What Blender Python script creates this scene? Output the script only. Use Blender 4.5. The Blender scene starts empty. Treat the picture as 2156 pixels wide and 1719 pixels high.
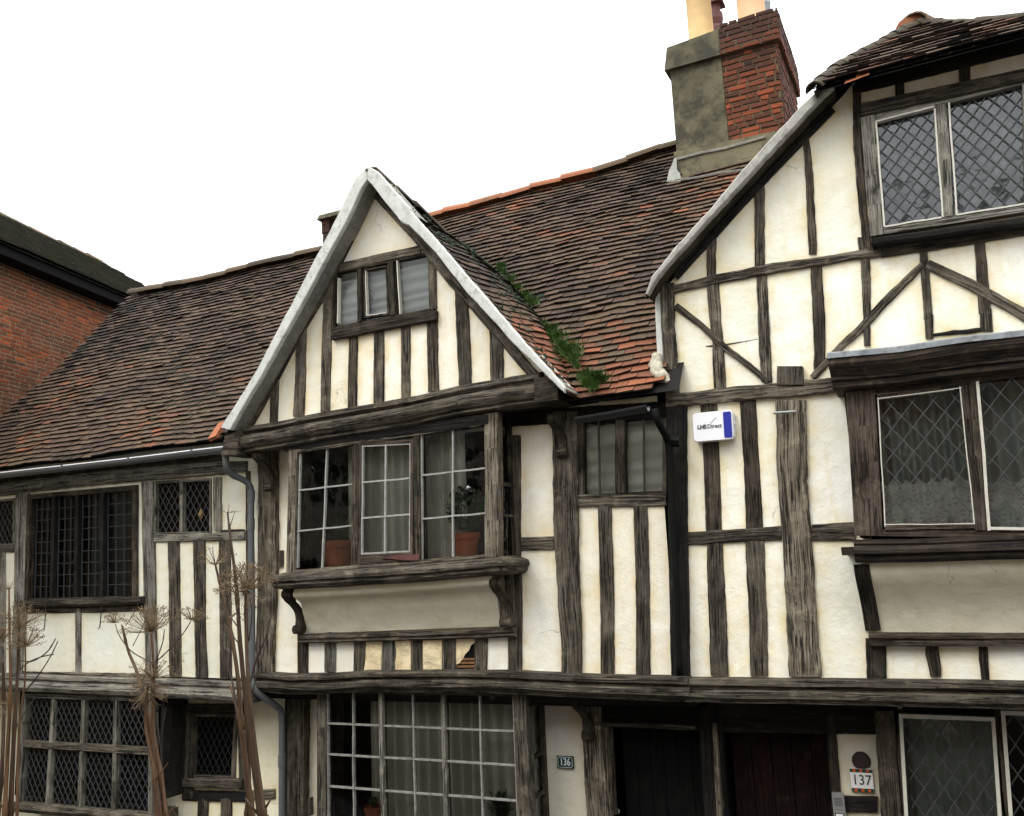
import bpy, math, random
import numpy as np
from mathutils import Vector, noise, Matrix
from mathutils.geometry import delaunay_2d_cdt
random.seed(7)
S = bpy.context.scene
R_ = math.radians
# ------------------------------------------------------------------ camera
PF, PCX, PCY = 1900.0, 1078.0, 859.5            # focal length and centre in a 2156 x 1719 picture
AX = np.array([[0.89613224, -0.11725411, -0.42801691],
               [0.44180959, 0.14476684, 0.88535126],
               [-0.04184842, -0.98249378, 0.18153422]])
CO = np.array([0.0, -7.5, 3.3])
cam = bpy.data.cameras.new('camera'); co = bpy.data.objects.new('camera', cam)
S.collection.objects.link(co); S.camera = co
cam.sensor_width = 36; cam.lens = 36 * PF / 2156; cam.clip_start = 0.05; cam.clip_end = 500
rx = Vector(AX[:, 0]); up = -Vector(AX[:, 1]); bk = -Vector(AX[:, 2])
m = Matrix((rx, up, bk)).transposed().to_4x4(); m.translation = Vector(CO)
co.matrix_world = m
S.render.resolution_x, S.render.resolution_y = 1024, 816
S.view_settings.view_transform = 'Standard'; S.view_settings.look = 'None'
S.view_settings.exposure = 0.2; S.view_settings.gamma = 1.0
# ------------------------------------------------------------------ sky: overcast, thin clouds over the physical sky
SUN_EL, SUN_AZ = R_(52), R_(205)
W = bpy.data.worlds.new('World'); S.world = W; W.use_nodes = True
nt = W.node_tree; nt.nodes.clear(); N = nt.nodes.new; Lk = nt.links.new
out = N('ShaderNodeOutputWorld'); bg = N('ShaderNodeBackground'); sky = N('ShaderNodeTexSky')
sky.sky_type = 'NISHITA'; sky.sun_disc = False; sky.sun_elevation = SUN_EL; sky.sun_rotation = SUN_AZ
tc = N('ShaderNodeTexCoord'); sp = N('ShaderNodeSeparateXYZ'); Lk(tc.outputs['Generated'], sp.inputs[0])
rp = N('ShaderNodeValToRGB'); Lk(sp.outputs['Z'], rp.inputs[0])
rp.color_ramp.elements[0].position = 0.0; rp.color_ramp.elements[0].color = (.50, .51, .53, 1)
rp.color_ramp.elements[1].position = 0.9; rp.color_ramp.elements[1].color = (1.75, 1.76, 1.78, 1)
e2_ = rp.color_ramp.elements.new(.45); e2_.color = (.80, .81, .82, 1)
e = rp.color_ramp.elements.new(.12); e.color = (.53, .535, .545, 1)
nz = N('ShaderNodeTexNoise'); nz.inputs['Scale'].default_value = 2.5; nz.inputs['Detail'].default_value = 4
Lk(tc.outputs['Generated'], nz.inputs['Vector'])
mr = N('ShaderNodeMapRange'); Lk(nz.outputs[0], mr.inputs[0]); mr.inputs[3].default_value = .97; mr.inputs[4].default_value = 1.06
vm = N('ShaderNodeVectorMath'); vm.operation = 'SCALE'; Lk(rp.outputs[0], vm.inputs[0]); Lk(mr.outputs[0], vm.inputs['Scale'])
CLOUD = 19.0
v2 = N('ShaderNodeVectorMath'); v2.operation = 'SCALE'; Lk(vm.outputs[0], v2.inputs[0]); v2.inputs['Scale'].default_value = CLOUD
mx = N('ShaderNodeMix'); mx.data_type = 'RGBA'; mx.inputs[0].default_value = .93
Lk(sky.outputs[0], mx.inputs[6]); Lk(v2.outputs[0], mx.inputs[7])
Lk(mx.outputs[2], bg.inputs[0]); bg.inputs[1].default_value = 0.12; Lk(bg.outputs[0], out.inputs[0])
sl = bpy.data.lights.new('sun', 'SUN'); sl.energy = 1.15; sl.angle = R_(20); sl.color = (1, .97, .90)
so = bpy.data.objects.new('sun', sl); S.collection.objects.link(so)
# light comes from behind the camera's left shoulder
sd = Vector((-0.42, -0.72, 1.05)).normalized()
so.rotation_euler = sd.to_track_quat('Z', 'Y').to_euler()
sky.sun_elevation = math.asin(sd.z); sky.sun_rotation = math.atan2(sd.x, sd.y)

# ------------------------------------------------------------------ helpers
def ray(x, y): return AX @ np.array([x - PCX, y - PCY, PF])
def P(x, y, Y):
    r = ray(x, y); q = CO + r * ((Y - CO[1]) / r[1]); return Vector(q)
def onplane(x, y, p0, n):
    r = ray(x, y); n = np.array(n); q = CO + r * (((np.array(p0) - CO) @ n) / (r @ n)); return Vector(q)
def XZ(x, y, Y): p = P(x, y, Y); return (p.x, p.z)
VIEW = {'D': (0, 0, 1), 'A1': (0, 431.2, 3.2143), 'A2': (0, 931.4, 1.6243*1.0), 'A3': (431.2, 327.7, 2.8485), 'A4': (431.2, 862.4, 2.848),
        'A5': (862.4, 301.8, 2.8477), 'A6': (1345.3, 0, 3.8336), 'A7': (1681.6, 0, 3.2152), 'A8': (1345.3, 482.9, 3.987),
        'B1': (517.4, 1397, 3.125), 'B2': (1121, 1379.8, 4.167), 'B3': (1638.5, 1362.5, 4.167), 'B4': (1069.3, 845.1, 2.769),
        'B5': (1414.3, 827.9, 2.6948), 'B6': (1724.7, 672.6, 3.625), 'B7': (1724.7, 1078, 4.4297), 'B8': (431.2, 1034.8, 3.125)}
VIEW['A2'] = (0, 931.4, 2.1835)
def V(view, *pts):
    ox, oy, s = VIEW[view]
    r = []
    for p in pts: r.append((ox + p[0] / s, oy + p[1] / s) + ((p[2] / s,) if len(p) > 2 else ()))
    return r
def nz1(x, s): return noise.noise(Vector((x, s * 7.31 + .37, s * 3.7)))

class MB:
    def __init__(self): self.v = []; self.f = []; self.uv = []; self.tone = []; self.has_t = False
    def face(self, idx, uvs=None, tone=0.5):
        self.f.append(idx); self.uv += (uvs if uvs else [(0, 0)] * len(idx)); self.tone.append(tone)
    def add(self, pts): n = len(self.v); self.v += [tuple(p) for p in pts]; return n
    def quad(self, a, b, c, d, uv=None, tone=.5):
        n = self.add([a, b, c, d]); self.face([n, n+1, n+2, n+3], uv, tone)
    def box8(self, p, tone=.5, skip=(), uo=None):
        # p: 4 front (y small) ring then 4 back ring
        n = self.add(p); o = random.uniform(0, 50) if uo is None else uo
        P_ = [Vector(q) for q in p]
        for k, f in enumerate(((0, 1, 2, 3), (7, 6, 5, 4), (0, 4, 5, 1), (1, 5, 6, 2), (2, 6, 7, 3), (3, 7, 4, 0))):
            if k in skip: continue
            a, b, c, d = [P_[i] for i in f]
            L1 = max((b - a).length, 1e-4); L2 = max((d - a).length, 1e-4)
            if L1 >= L2: uv = [(o, o), (o + L1, o), (o + L1, o + L2), (o, o + L2)]
            else: uv = [(o, o), (o, o + L1), (o + L2, o + L1), (o + L2, o)]
            self.face([n + i for i in f], uv, tone)
    def box(self, x0, x1, y0, y1, z0, z1, tone=.5):
        self.box8([(x0, y0, z0), (x1, y0, z0), (x1, y0, z1), (x0, y0, z1), (x0, y1, z0), (x1, y1, z0), (x1, y1, z1), (x0, y1, z1)], tone)
    def bar(self, a, b, w, ya, yb, tone=.5, wv=None):
        # bar between two (x,z) points of one vertical plane, w wide in it, from ya (front) to yb
        a = Vector((a[0], 0, a[1])); b = Vector((b[0], 0, b[1])); d = b - a
        if d.length < 1e-5: return
        s = Vector((-d.z, 0, d.x)).normalized() * (w / 2)
        q = [a - s, b - s, b + s, a + s]
        self.box8([(p.x, ya, p.z) for p in q] + [(p.x, yb, p.z) for p in q], tone)
    def build(self, name, mat, parent=None, smooth=False, weld=False):
        me = bpy.data.meshes.new(name)
        org = parent['org'] if parent is not None and 'org' in parent else (0, 0, 0)
        vv = [(a[0] - org[0], a[1] - org[1], a[2] - org[2]) for a in self.v]
        me.from_pydata(vv, [], self.f); me.update()
        uvl = me.uv_layers.new(name='UVMap')
        uvl.data.foreach_set('uv', [c for uv in self.uv for c in uv])
        at = me.attributes.new('tone', 'FLOAT', 'FACE'); at.data.foreach_set('value', self.tone)
        me.materials.append(mat)
        if smooth: me.polygons.foreach_set('use_smooth', [True] * len(me.polygons))
        o = bpy.data.objects.new(name, me); S.collection.objects.link(o)
        if parent is not None: o.parent = parent; ORG[o.name] = org; o['org'] = list(org)
        return o
ORG = {}; EDGES = []
def thing(name, label, cat, loc, group=None):
    o = bpy.data.objects.new(name, None); S.collection.objects.link(o); o.location = loc; o.empty_display_size = .2
    o['label'] = label; o['category'] = cat; o['org'] = list(loc)
    if group: o['group'] = group
    return o
def tag(o, label, cat, group=None, kind=None):
    o['label'] = label; o['category'] = cat
    if group: o['group'] = group
    if kind: o['kind'] = kind
    return o
def struct(o): o['kind'] = 'structure'; return o

def resample(pl, n):
    pl = [Vector(p[:2]) for p in pl]
    L = [0]
    for a, b in zip(pl, pl[1:]): L.append(L[-1] + (b - a).length)
    r = []
    for i in range(n + 1):
        t = L[-1] * i / n; k = 0
        while k < len(L) - 2 and L[k + 1] < t: k += 1
        q = (t - L[k]) / max(L[k + 1] - L[k], 1e-6); r.append(pl[k].lerp(pl[k + 1], q))
    return r
def strip(mb, Lp, Rp, Yf, Yb, jit=.006, bev=.008, step=.045, Lfix=False, yw=0.004, parent_edges=None):
    """a board or timber whose two long edges are traced; front at Yf, back at Yb"""
    a0, a1 = P(*Lp[0][:2], Yf), P(*Lp[-1][:2], Yf)
    n = max(3, int((a1 - a0).length / step))
    Lr, Rr = resample(Lp, n), resample(Rp, n)
    sd_ = random.uniform(0, 100); uo, vo = random.uniform(0, 40), random.uniform(0, 40)
    rings = []; u = 0; prev = None
    for i in range(n + 1):
        l, r = P(*Lr[i], Yf), P(*Rr[i], Yf)
        d = (r - l); w = d.length; d.normalize()
        t = i * step
        l = l + d * (nz1(t * 2.2, sd_) * jit * .9 + nz1(t * 9, sd_ + 1) * jit * .6 + nz1(t * 24, sd_ + 7) * jit * .45)
        r = r - d * (nz1(t * 2.0, sd_ + 2) * jit * .9 + nz1(t * 10, sd_ + 3) * jit * .6 + nz1(t * 26, sd_ + 8) * jit * .45)
        if parent_edges is not None: parent_edges.append((l.x, l.z)); parent_edges.append((r.x, r.z))
        b = min(bev, w * .25); yo = nz1(t * 2, sd_ + 5) * yw
        c = (l + r) / 2
        if prev is not None: u += (c - prev).length
        prev = c
        Yv = Vector((0, 1, 0))
        pr = [l + Yv * (Yb - Yf), l + Yv * (bev + yo), l + d * b + Yv * yo, l.lerp(r, .5) + Yv * (yo - .001), r - d * b + Yv * yo, r + Yv * (bev + yo), r + Yv * (Yb - Yf)]
        vs = [-.05, 0, b, w / 2, w - b, w, w + .05]
        rings.append((mb.add(pr), u, vs))
    K = 7
    for (n0, u0, v0), (n1, u1, v1) in zip(rings, rings[1:]):
        for k in range(K - 1):
            mb.face([n0 + k, n0 + k + 1, n1 + k + 1, n1 + k],
                    [(uo + u0, vo + v0[k]), (uo + u0, vo + v0[k + 1]), (uo + u1, vo + v1[k + 1]), (uo + u1, vo + v1[k])])
        mb.face([n0 + K - 1, n0, n1, n1 + K - 1], [(uo + u0, vo), (uo + u0, vo + .1), (uo + u1, vo + .1), (uo + u1, vo)])
    for (n0, u0, v0), rev in ((rings[0], 0), (rings[-1], 1)):
        ids = [n0 + k for k in range(K)]
        mb.face(ids if rev else ids[::-1], [(uo + u0, vo + .02 * k) for k in range(K)])
def timber(parent, name, pts, mat, Y=-.014, depth=.07, jit=.006, view='D', bev=.008, w=None, vert=None):
    """pts: centre line (x, y, width) in the given view; the width is measured across the line"""
    pts = V(view, *pts); Lp, Rp = [], []
    a, b = pts[0], pts[-1]
    steep = abs(b[1] - a[1]) > 1.6 * abs(b[0] - a[0]); flat = abs(b[0] - a[0]) > 2.4 * abs(b[1] - a[1])
    dx, dy = b[0] - a[0], b[1] - a[1]; L = math.hypot(dx, dy)
    if name == 'stud' and steep: pts[0] = (a[0] - dx / L * 8, a[1] - 8, a[2])
    nx, ny = (1, 0) if steep else ((0, 1) if flat else (-dy / L, dx / L))
    for p in pts:
        Lp.append((p[0] - nx * p[2] / 2, p[1] - ny * p[2] / 2)); Rp.append((p[0] + nx * p[2] / 2, p[1] + ny * p[2] / 2))
    mb = MB(); strip(mb, Lp, Rp, Y, Y + depth, jit, bev, parent_edges=EDGES)
    return mb.build(name, mat, parent)
def sweep(mb, path, prof, jit=.0025, cap=True, close=True):
    """path: world points of the mould's top line; prof: (dy, dz) outline"""
    uo, vo = random.uniform(0, 40), random.uniform(0, 40); K = len(prof); rings = []; u = 0; sd_ = random.uniform(0, 99)
    for i, p in enumerate(path):
        if i: u += (path[i] - path[i - 1]).length
        rings.append((mb.add([p + Vector((0, a + nz1(u * 4, sd_) * jit, b + nz1(u * 3, sd_ + 2 + (k // 3)) * jit)) for k, (a, b) in enumerate(prof)]), u))
    vs = [0]
    for k in range(K): a, b = prof[k], prof[(k + 1) % K]; vs.append(vs[-1] + math.hypot(b[0] - a[0], b[1] - a[1]))
    for (n0, u0), (n1, u1) in zip(rings, rings[1:]):
        for k in range(K if close else K - 1):
            k2 = (k + 1) % K
            mb.face([n0 + k, n0 + k2, n1 + k2, n1 + k], [(uo + u0, vo + vs[k]), (uo + u0, vo + vs[k + 1]), (uo + u1, vo + vs[k + 1]), (uo + u1, vo + vs[k])])
    if cap:
        mb.face([rings[0][0] + k for k in range(K)][::-1], [(uo, vo + vs[k]) for k in range(K)])
        mb.face([rings[-1][0] + k for k in range(K)], [(uo, vo + vs[k]) for k in range(K)])
def pathpx(pts, Y, step=.12):
    w = [P(x, y, Y) for x, y in [p[:2] for p in pts]]; r = []
    for a, b in zip(w, w[1:]):
        n = max(1, int((b - a).length / step))
        for i in range(n): r.append(a.lerp(b, i / n))
    r.append(w[-1]); return r
def wall(outline, holes, Y, grid=.055, amp=.005, seed=1, mb=None, back=True):
    """plaster sheet with window openings; outline / holes are (x, z) lists"""
    mb = mb or MB(); vs, es = [], []
    def loop(L):
        n0 = len(vs); out = []
        for i in range(len(L)):
            a, b = Vector(L[i]), Vector(L[(i + 1) % len(L)]); k = max(1, int((b - a).length / .25))
            for j in range(k): out.append(a.lerp(b, j / k))
        vs.extend(out); n = len(out)
        es.extend([(n0 + i, n0 + (i + 1) % n) for i in range(n)]); return out
    def inside(p, L):
        c = False
        for i in range(len(L)):
            a, b = L[i], L[i - 1]
            if (a[1] > p[1]) != (b[1] > p[1]) and p[0] < (b[0] - a[0]) * (p[1] - a[1]) / (b[1] - a[1]) + a[0]: c = not c
        return c
    loop(outline)
    for h in holes: loop(h)
    xs = [p[0] for p in outline]; zs = [p[1] for p in outline]
    x = min(xs) + grid / 2
    while x < max(xs):
        z = min(zs) + grid / 2
        while z < max(zs):
            p = (x + random.uniform(-.2, .2) * grid, z + random.uniform(-.2, .2) * grid)
            if inside(p, outline) and not any(inside(p, h) for h in holes): vs.append(Vector(p))
            z += grid
        x += grid
    ov, oe, of, *_ = delaunay_2d_cdt(vs, es, [], 0, 1e-5)
    n0 = mb.add([(p.x, Y + noise.noise(Vector((p.x * 1.7, p.y * 1.7, seed))) * amp * 1.3 + noise.noise(Vector((p.x * 6, p.y * 6, seed + 9))) * amp * .7, p.y) for p in ov])
    for f in of:
        c = sum((ov[i] for i in f), Vector((0, 0))) / 3
        if inside(c, outline) and not any(inside(c, h) for h in holes):
            a, b, d = [ov[i] for i in f]
            idx = list(f) if (b - a).cross(d - a) > 0 else list(f)[::-1]
            mb.face([n0 + i for i in idx], [(ov[i].x, ov[i].y) for i in idx])
    return mb
def tube(mb, pts, rad, sides=8, cap=True, u0=None):
    uo = random.uniform(0, 30) if u0 is None else u0; pts = [Vector(p) for p in pts]; n = len(pts)
    if not hasattr(rad, '__len__'): rad = [rad] * n
    ref = None; rings = []; u = 0
    for i in range(n):
        d = (pts[min(i + 1, n - 1)] - pts[max(i - 1, 0)])
        if d.length < 1e-7: d = Vector((0, 0, 1))
        d.normalize()
        if ref is None: ref = d.orthogonal().normalized()
        ref = (ref - d * ref.dot(d)); ref = ref.normalized() if ref.length > 1e-5 else d.orthogonal().normalized()
        b = d.cross(ref)
        if i: u += (pts[i] - pts[i - 1]).length
        rings.append((mb.add([pts[i] + (ref * math.cos(2 * math.pi * k / sides) + b * math.sin(2 * math.pi * k / sides)) * rad[i] for k in range(sides)]), u))
    for (a, ua), (b, ub) in zip(rings, rings[1:]):
        for k in range(sides):
            k2 = (k + 1) % sides; v0, v1 = k * .03, (k + 1) * .03
            mb.face([a + k, a + k2, b + k2, b + k], [(uo + ua, v0), (uo + ua, v1), (uo + ub, v1), (uo + ub, v0)])
    if cap:
        mb.face([rings[0][0] + k for k in range(sides)][::-1]); mb.face([rings[-1][0] + k for k in range(sides)])
def smooth_path(pts, n=6):
    pts = [Vector(p) for p in pts]; r = []
    for i in range(len(pts) - 1):
        p0, p1, p2, p3 = pts[max(i - 1, 0)], pts[i], pts[i + 1], pts[min(i + 2, len(pts) - 1)]
        for k in range(n):
            t = k / n
            r.append(.5 * ((2 * p1) + (p2 - p0) * t + (2 * p0 - 5 * p1 + 4 * p2 - p3) * t * t + (3 * p1 - p0 - 3 * p2 + p3) * t ** 3))
    r.append(pts[-1]); return r
def lathe(mb, c, prof, sides=24, tone=.5):
    n = []
    for r, z in prof: n.append(mb.add([(c[0] + r * math.cos(2 * math.pi * k / sides), c[1] + r * math.sin(2 * math.pi * k / sides), c[2] + z) for k in range(sides)]))
    for i in range(len(prof) - 1):
        for k in range(sides):
            k2 = (k + 1) % sides; mb.face([n[i] + k, n[i] + k2, n[i + 1] + k2, n[i + 1] + k], [(k * .04, prof[i][1]), ((k + 1) * .04, prof[i][1]), ((k + 1) * .04, prof[i + 1][1]), (k * .04, prof[i + 1][1])], tone)

# ------------------------------------------------------------------ materials
def newmat(name):
    m = bpy.data.materials.new(name); m.use_nodes = True; t = m.node_tree; t.nodes.clear()
    o = t.nodes.new('ShaderNodeOutputMaterial'); b = t.nodes.new('ShaderNodeBsdfPrincipled')
    t.links.new(b.outputs[0], o.inputs[0]); return m, t, b, o
def noise_n(t, vec, scale, detail=4, rough=.6, dist=0):
    n = t.nodes.new('ShaderNodeTexNoise'); n.inputs['Scale'].default_value = scale; n.inputs['Detail'].default_value = detail
    n.inputs['Roughness'].default_value = rough; n.inputs['Distortion'].default_value = dist
    if vec is not None: t.links.new(vec, n.inputs['Vector'])
    return n.outputs[0]
def ramp(t, fac, stops):
    r = t.nodes.new('ShaderNodeValToRGB'); t.links.new(fac, r.inputs[0]); el = r.color_ramp.elements
    while len(el) < len(stops): el.new(.5)
    for e_, (p, c) in zip(el, stops): e_.position = p; e_.color = (*c, 1) if len(c) == 3 else c
    return r.outputs[0]
def mapping(t, src, scale):
    m_ = t.nodes.new('ShaderNodeMapping'); t.links.new(src, m_.inputs[0]); m_.inputs['Scale'].default_value = scale; return m_.outputs[0]
def mix(t, f, a, b, mode='MIX'):
    m_ = t.nodes.new('ShaderNodeMix'); m_.data_type = 'RGBA'; m_.blend_type = mode
    for s, v in ((0, f), (6, a), (7, b)):
        if hasattr(v, 'links'): t.links.new(v, m_.inputs[s])
        else: m_.inputs[s].default_value = v if s == 0 else (*v, 1)
    return m_.outputs[2]
def mathn(t, op, a, b=0.0):
    m_ = t.nodes.new('ShaderNodeMath'); m_.operation = op
    for s, v in ((0, a), (1, b)):
        if hasattr(v, 'links'): t.links.new(v, m_.inputs[s])
        else: m_.inputs[s].default_value = v
    return m_.outputs[0]
def bump(t, b, h, strength=.4, dist=.01):
    n = t.nodes.new('ShaderNodeBump'); n.inputs['Strength'].default_value = strength; n.inputs['Distance'].default_value = dist
    t.links.new(h, n.inputs['Height']); t.links.new(n.outputs[0], b.inputs['Normal'])
def geo_pos(t): return t.nodes.new('ShaderNodeNewGeometry').outputs['Position']
def attr(t, n='tone'):
    a = t.nodes.new('ShaderNodeAttribute'); a.attribute_name = n; return a.outputs['Fac']
B = (0, 0, 0)
def plaster(name, c0, c1, c2, stain=.5, bs=.35, edge=.8):
    m, t, b, o = newmat(name); p = geo_pos(t)
    base = ramp(t, noise_n(t, p, 1.3, 5, .6, .4), [(.3, c0), (.55, c1), (.75, c2)])
    streak = noise_n(t, mapping(t, p, (5, 5, .7)), 2.2, 5, .65)
    col = mix(t, mathn(t, 'MULTIPLY', ramp(t, streak, [(.52, (0,) * 3), (.75, (1,) * 3)]), stain), base, (c2[0] * .88, c2[1] * .8, c2[2] * .62))
    spk = noise_n(t, p, 26, 3, .7)
    col = mix(t, mathn(t, 'MULTIPLY', ramp(t, spk, [(.64, (0,) * 3), (.74, (1,) * 3)]), .35), col, (.38, .35, .29))
    gr = noise_n(t, p, 3.3, 6, .7, .8)
    col = mix(t, mathn(t, 'MULTIPLY', ramp(t, gr, [(.55, (0,) * 3), (.8, (1,) * 3)]), .35), col, (.45, .43, .37))
    big = noise_n(t, p, .75, 3, .5, .3)
    col = mix(t, ramp(t, big, [(.42, (.0,) * 3), (.66, (.5,) * 3)]), col, (c0[0] * .86, c0[1] * .87, c0[2] * .84))
    vo = t.nodes.new('ShaderNodeTexVoronoi'); vo.feature = 'DISTANCE_TO_EDGE'; vo.inputs['Scale'].default_value = 2.3
    dm = t.nodes.new('ShaderNodeVectorMath'); dm.operation = 'ADD'; t.links.new(p, dm.inputs[0])
    nn = t.nodes.new('ShaderNodeTexNoise'); nn.inputs['Scale'].default_value = 5; nn.inputs['Detail'].default_value = 6; t.links.new(p, nn.inputs['Vector'])
    sv = t.nodes.new('ShaderNodeVectorMath'); sv.operation = 'SCALE'; sv.inputs['Scale'].default_value = .35; t.links.new(nn.outputs['Color'], sv.inputs[0]); t.links.new(sv.outputs[0], dm.inputs[1]); t.links.new(dm.outputs[0], vo.inputs['Vector'])
    ckp = mathn(t, 'MULTIPLY', ramp(t, vo.outputs[0], [(.004, (1,) * 3), (.010, (0,) * 3)]), ramp(t, noise_n(t, p, 1.1, 3, .5), [(.61, (0,) * 3), (.65, (.7,) * 3)]))
    col = mix(t, ckp, col, (.16, .14, .11))
    ea = attr(t, 'edge'); en = noise_n(t, p, 5, 5, .7, .5)
    ef = mathn(t, 'MULTIPLY', ea, ramp(t, en, [(.36, (.12,) * 3), (.62, (1,) * 3)]))
    col = mix(t, mathn(t, 'MULTIPLY', ef, edge), col, (c2[0] * .84, c2[1] * .69, c2[2] * .40))
    t.links.new(col, b.inputs['Base Color']); b.inputs['Roughness'].default_value = .93
    h = mathn(t, 'ADD', mathn(t, 'MULTIPLY', noise_n(t, p, 9, 5, .6), 1.6), mathn(t, 'MULTIPLY', noise_n(t, p, 60, 3, .6), .3))
    bump(t, b, h, bs, .02); return m
def wood(name, dark, mid, light, bright=1.0, rough=.85, lich=.35):
    m, t, b, o = newmat(name); uv = t.nodes.new('ShaderNodeUVMap').outputs[0]
    oi = t.nodes.new('ShaderNodeObjectInfo').outputs['Random']; p = geo_pos(t)
    g = noise_n(t, mapping(t, uv, (.9, 26, 1)), 2.6, 8, .72, .15)
    fine = noise_n(t, mapping(t, uv, (3.5, 120, 1)), 2.2, 5, .75)
    blot = noise_n(t, p, 3.2, 5, .65, .4)
    s = mathn(t, 'ADD', mathn(t, 'MULTIPLY', g, .5), mathn(t, 'ADD', mathn(t, 'MULTIPLY', blot, .3), mathn(t, 'MULTIPLY', fine, .2)))
    col = ramp(t, s, [(.40, dark), (.5, mid), (.61, light)])
    ck = noise_n(t, mapping(t, uv, (.55, 20, 1)), 1.5, 5, .6, .25)
    crack = ramp(t, mathn(t, 'ABSOLUTE', mathn(t, 'SUBTRACT', ck, .5)), [(.010, (1,) * 3), (.032, (0,) * 3)])
    gate = ramp(t, noise_n(t, mapping(t, uv, (1.3, 4, 1)), 1.7, 3, .5), [(.42, (0,) * 3), (.52, (1,) * 3)])
    crack = mathn(t, 'MULTIPLY', crack, gate)
    lc = ramp(t, noise_n(t, p, 7, 6, .72, .3), [(.54, (0,) * 3), (.66, (1,) * 3)])
    col = mix(t, mathn(t, 'MULTIPLY', lc, lich), col, tuple(min(1, c * 1.35 + d) for c, d in zip(light, (.03, .027, .012))))
    col = mix(t, mathn(t, 'MULTIPLY', crack, .93), col, tuple(c * .25 for c in dark))
    holes = noise_n(t, mapping(t, uv, (16, 42, 1)), 1.3, 2, .5)
    hm = ramp(t, holes, [(.665, (0,) * 3), (.70, (1,) * 3)])
    col = mix(t, mathn(t, 'MULTIPLY', hm, .85), col, (.006, .005, .004))
    sc = mathn(t, 'ADD', mathn(t, 'MULTIPLY', oi, .7), .56 * bright)
    v_ = t.nodes.new('ShaderNodeVectorMath'); v_.operation = 'SCALE'; t.links.new(col, v_.inputs[0]); t.links.new(sc, v_.inputs['Scale'])
    t.links.new(v_.outputs[0], b.inputs['Base Color']); b.inputs['Roughness'].default_value = rough; b.inputs['Specular IOR Level'].default_value = .25
    h = mathn(t, 'SUBTRACT', mathn(t, 'ADD', g, mathn(t, 'MULTIPLY', fine, .5)), mathn(t, 'MULTIPLY', crack, 1.4))
    bump(t, b, h, .9, .012); return m
def tonemat(name, stops, spots=None, rough=.9, bs=.5, bd=.01, nscale=30, use_pos=True, big=None):
    m, t, b, o = newmat(name); p = geo_pos(t)
    f = mathn(t, 'ADD', attr(t), mathn(t, 'MULTIPLY', mathn(t, 'SUBTRACT', noise_n(t, p, nscale, 4, .65), .5), .35))
    col = ramp(t, f, stops)
    if spots:
        for sc, lo, hi, amt, c in spots:
            col = mix(t, mathn(t, 'MULTIPLY', ramp(t, noise_n(t, p, sc, 5, .65, .3), [(lo, (0,) * 3), (hi, (1,) * 3)]), amt), col, c)
    t.links.new(col, b.inputs['Base Color']); b.inputs['Roughness'].default_value = rough; b.inputs['Specular IOR Level'].default_value = .3
    bump(t, b, noise_n(t, p, nscale * 2, 4, .7), bs, bd); return m
def plain(name, c, rough=.6, metal=0, var=.15, nscale=12, bs=.15, c2=None, lo=.5, hi=.7, amt=.6, spec=.5):
    m, t, b, o = newmat(name); b.inputs['Specular IOR Level'].default_value = spec; p = geo_pos(t)
    col = ramp(t, noise_n(t, p, nscale, 4, .6), [(.3, tuple(x * (1 - var) for x in c)), (.7, tuple(min(1, x * (1 + var)) for x in c))])
    if c2: col = mix(t, mathn(t, 'MULTIPLY', ramp(t, noise_n(t, p, nscale * 1.7, 6, .7), [(lo, (0,) * 3), (hi, (1,) * 3)]), amt), col, c2)
    t.links.new(col, b.inputs['Base Color']); b.inputs['Roughness'].default_value = rough; b.inputs['Metallic'].default_value = metal
    if bs: bump(t, b, noise_n(t, p, nscale * 3, 4, .6), bs, .01)
    return m
def glassm(name, tint=.8, rough=.02, wave=.06, ior=1.5, scale=5):
    m, t, b, o = newmat(name); t.nodes.remove(b)
    tr = t.nodes.new('ShaderNodeBsdfTransparent'); tr.inputs[0].default_value = (tint * .97, tint, tint * .98, 1)
    gl = t.nodes.new('ShaderNodeBsdfGlossy'); gl.inputs['Roughness'].default_value = rough; gl.inputs['Color'].default_value = (.9, .93, .95, 1)
    fr = t.nodes.new('ShaderNodeFresnel'); fr.inputs[0].default_value = ior
    bp = t.nodes.new('ShaderNodeBump'); bp.inputs['Strength'].default_value = wave; bp.inputs['Distance'].default_value = .1
    t.links.new(noise_n(t, geo_pos(t), scale, 2, .4), bp.inputs['Height'])
    for n_ in (gl, fr): t.links.new(bp.outputs[0], n_.inputs['Normal'])
    mxs = t.nodes.new('ShaderNodeMixShader'); t.links.new(fr.outputs[0], mxs.inputs[0]); t.links.new(tr.outputs[0], mxs.inputs[1]); t.links.new(gl.outputs[0], mxs.inputs[2])
    t.links.new(mxs.outputs[0], o.inputs[0]); return m
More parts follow.
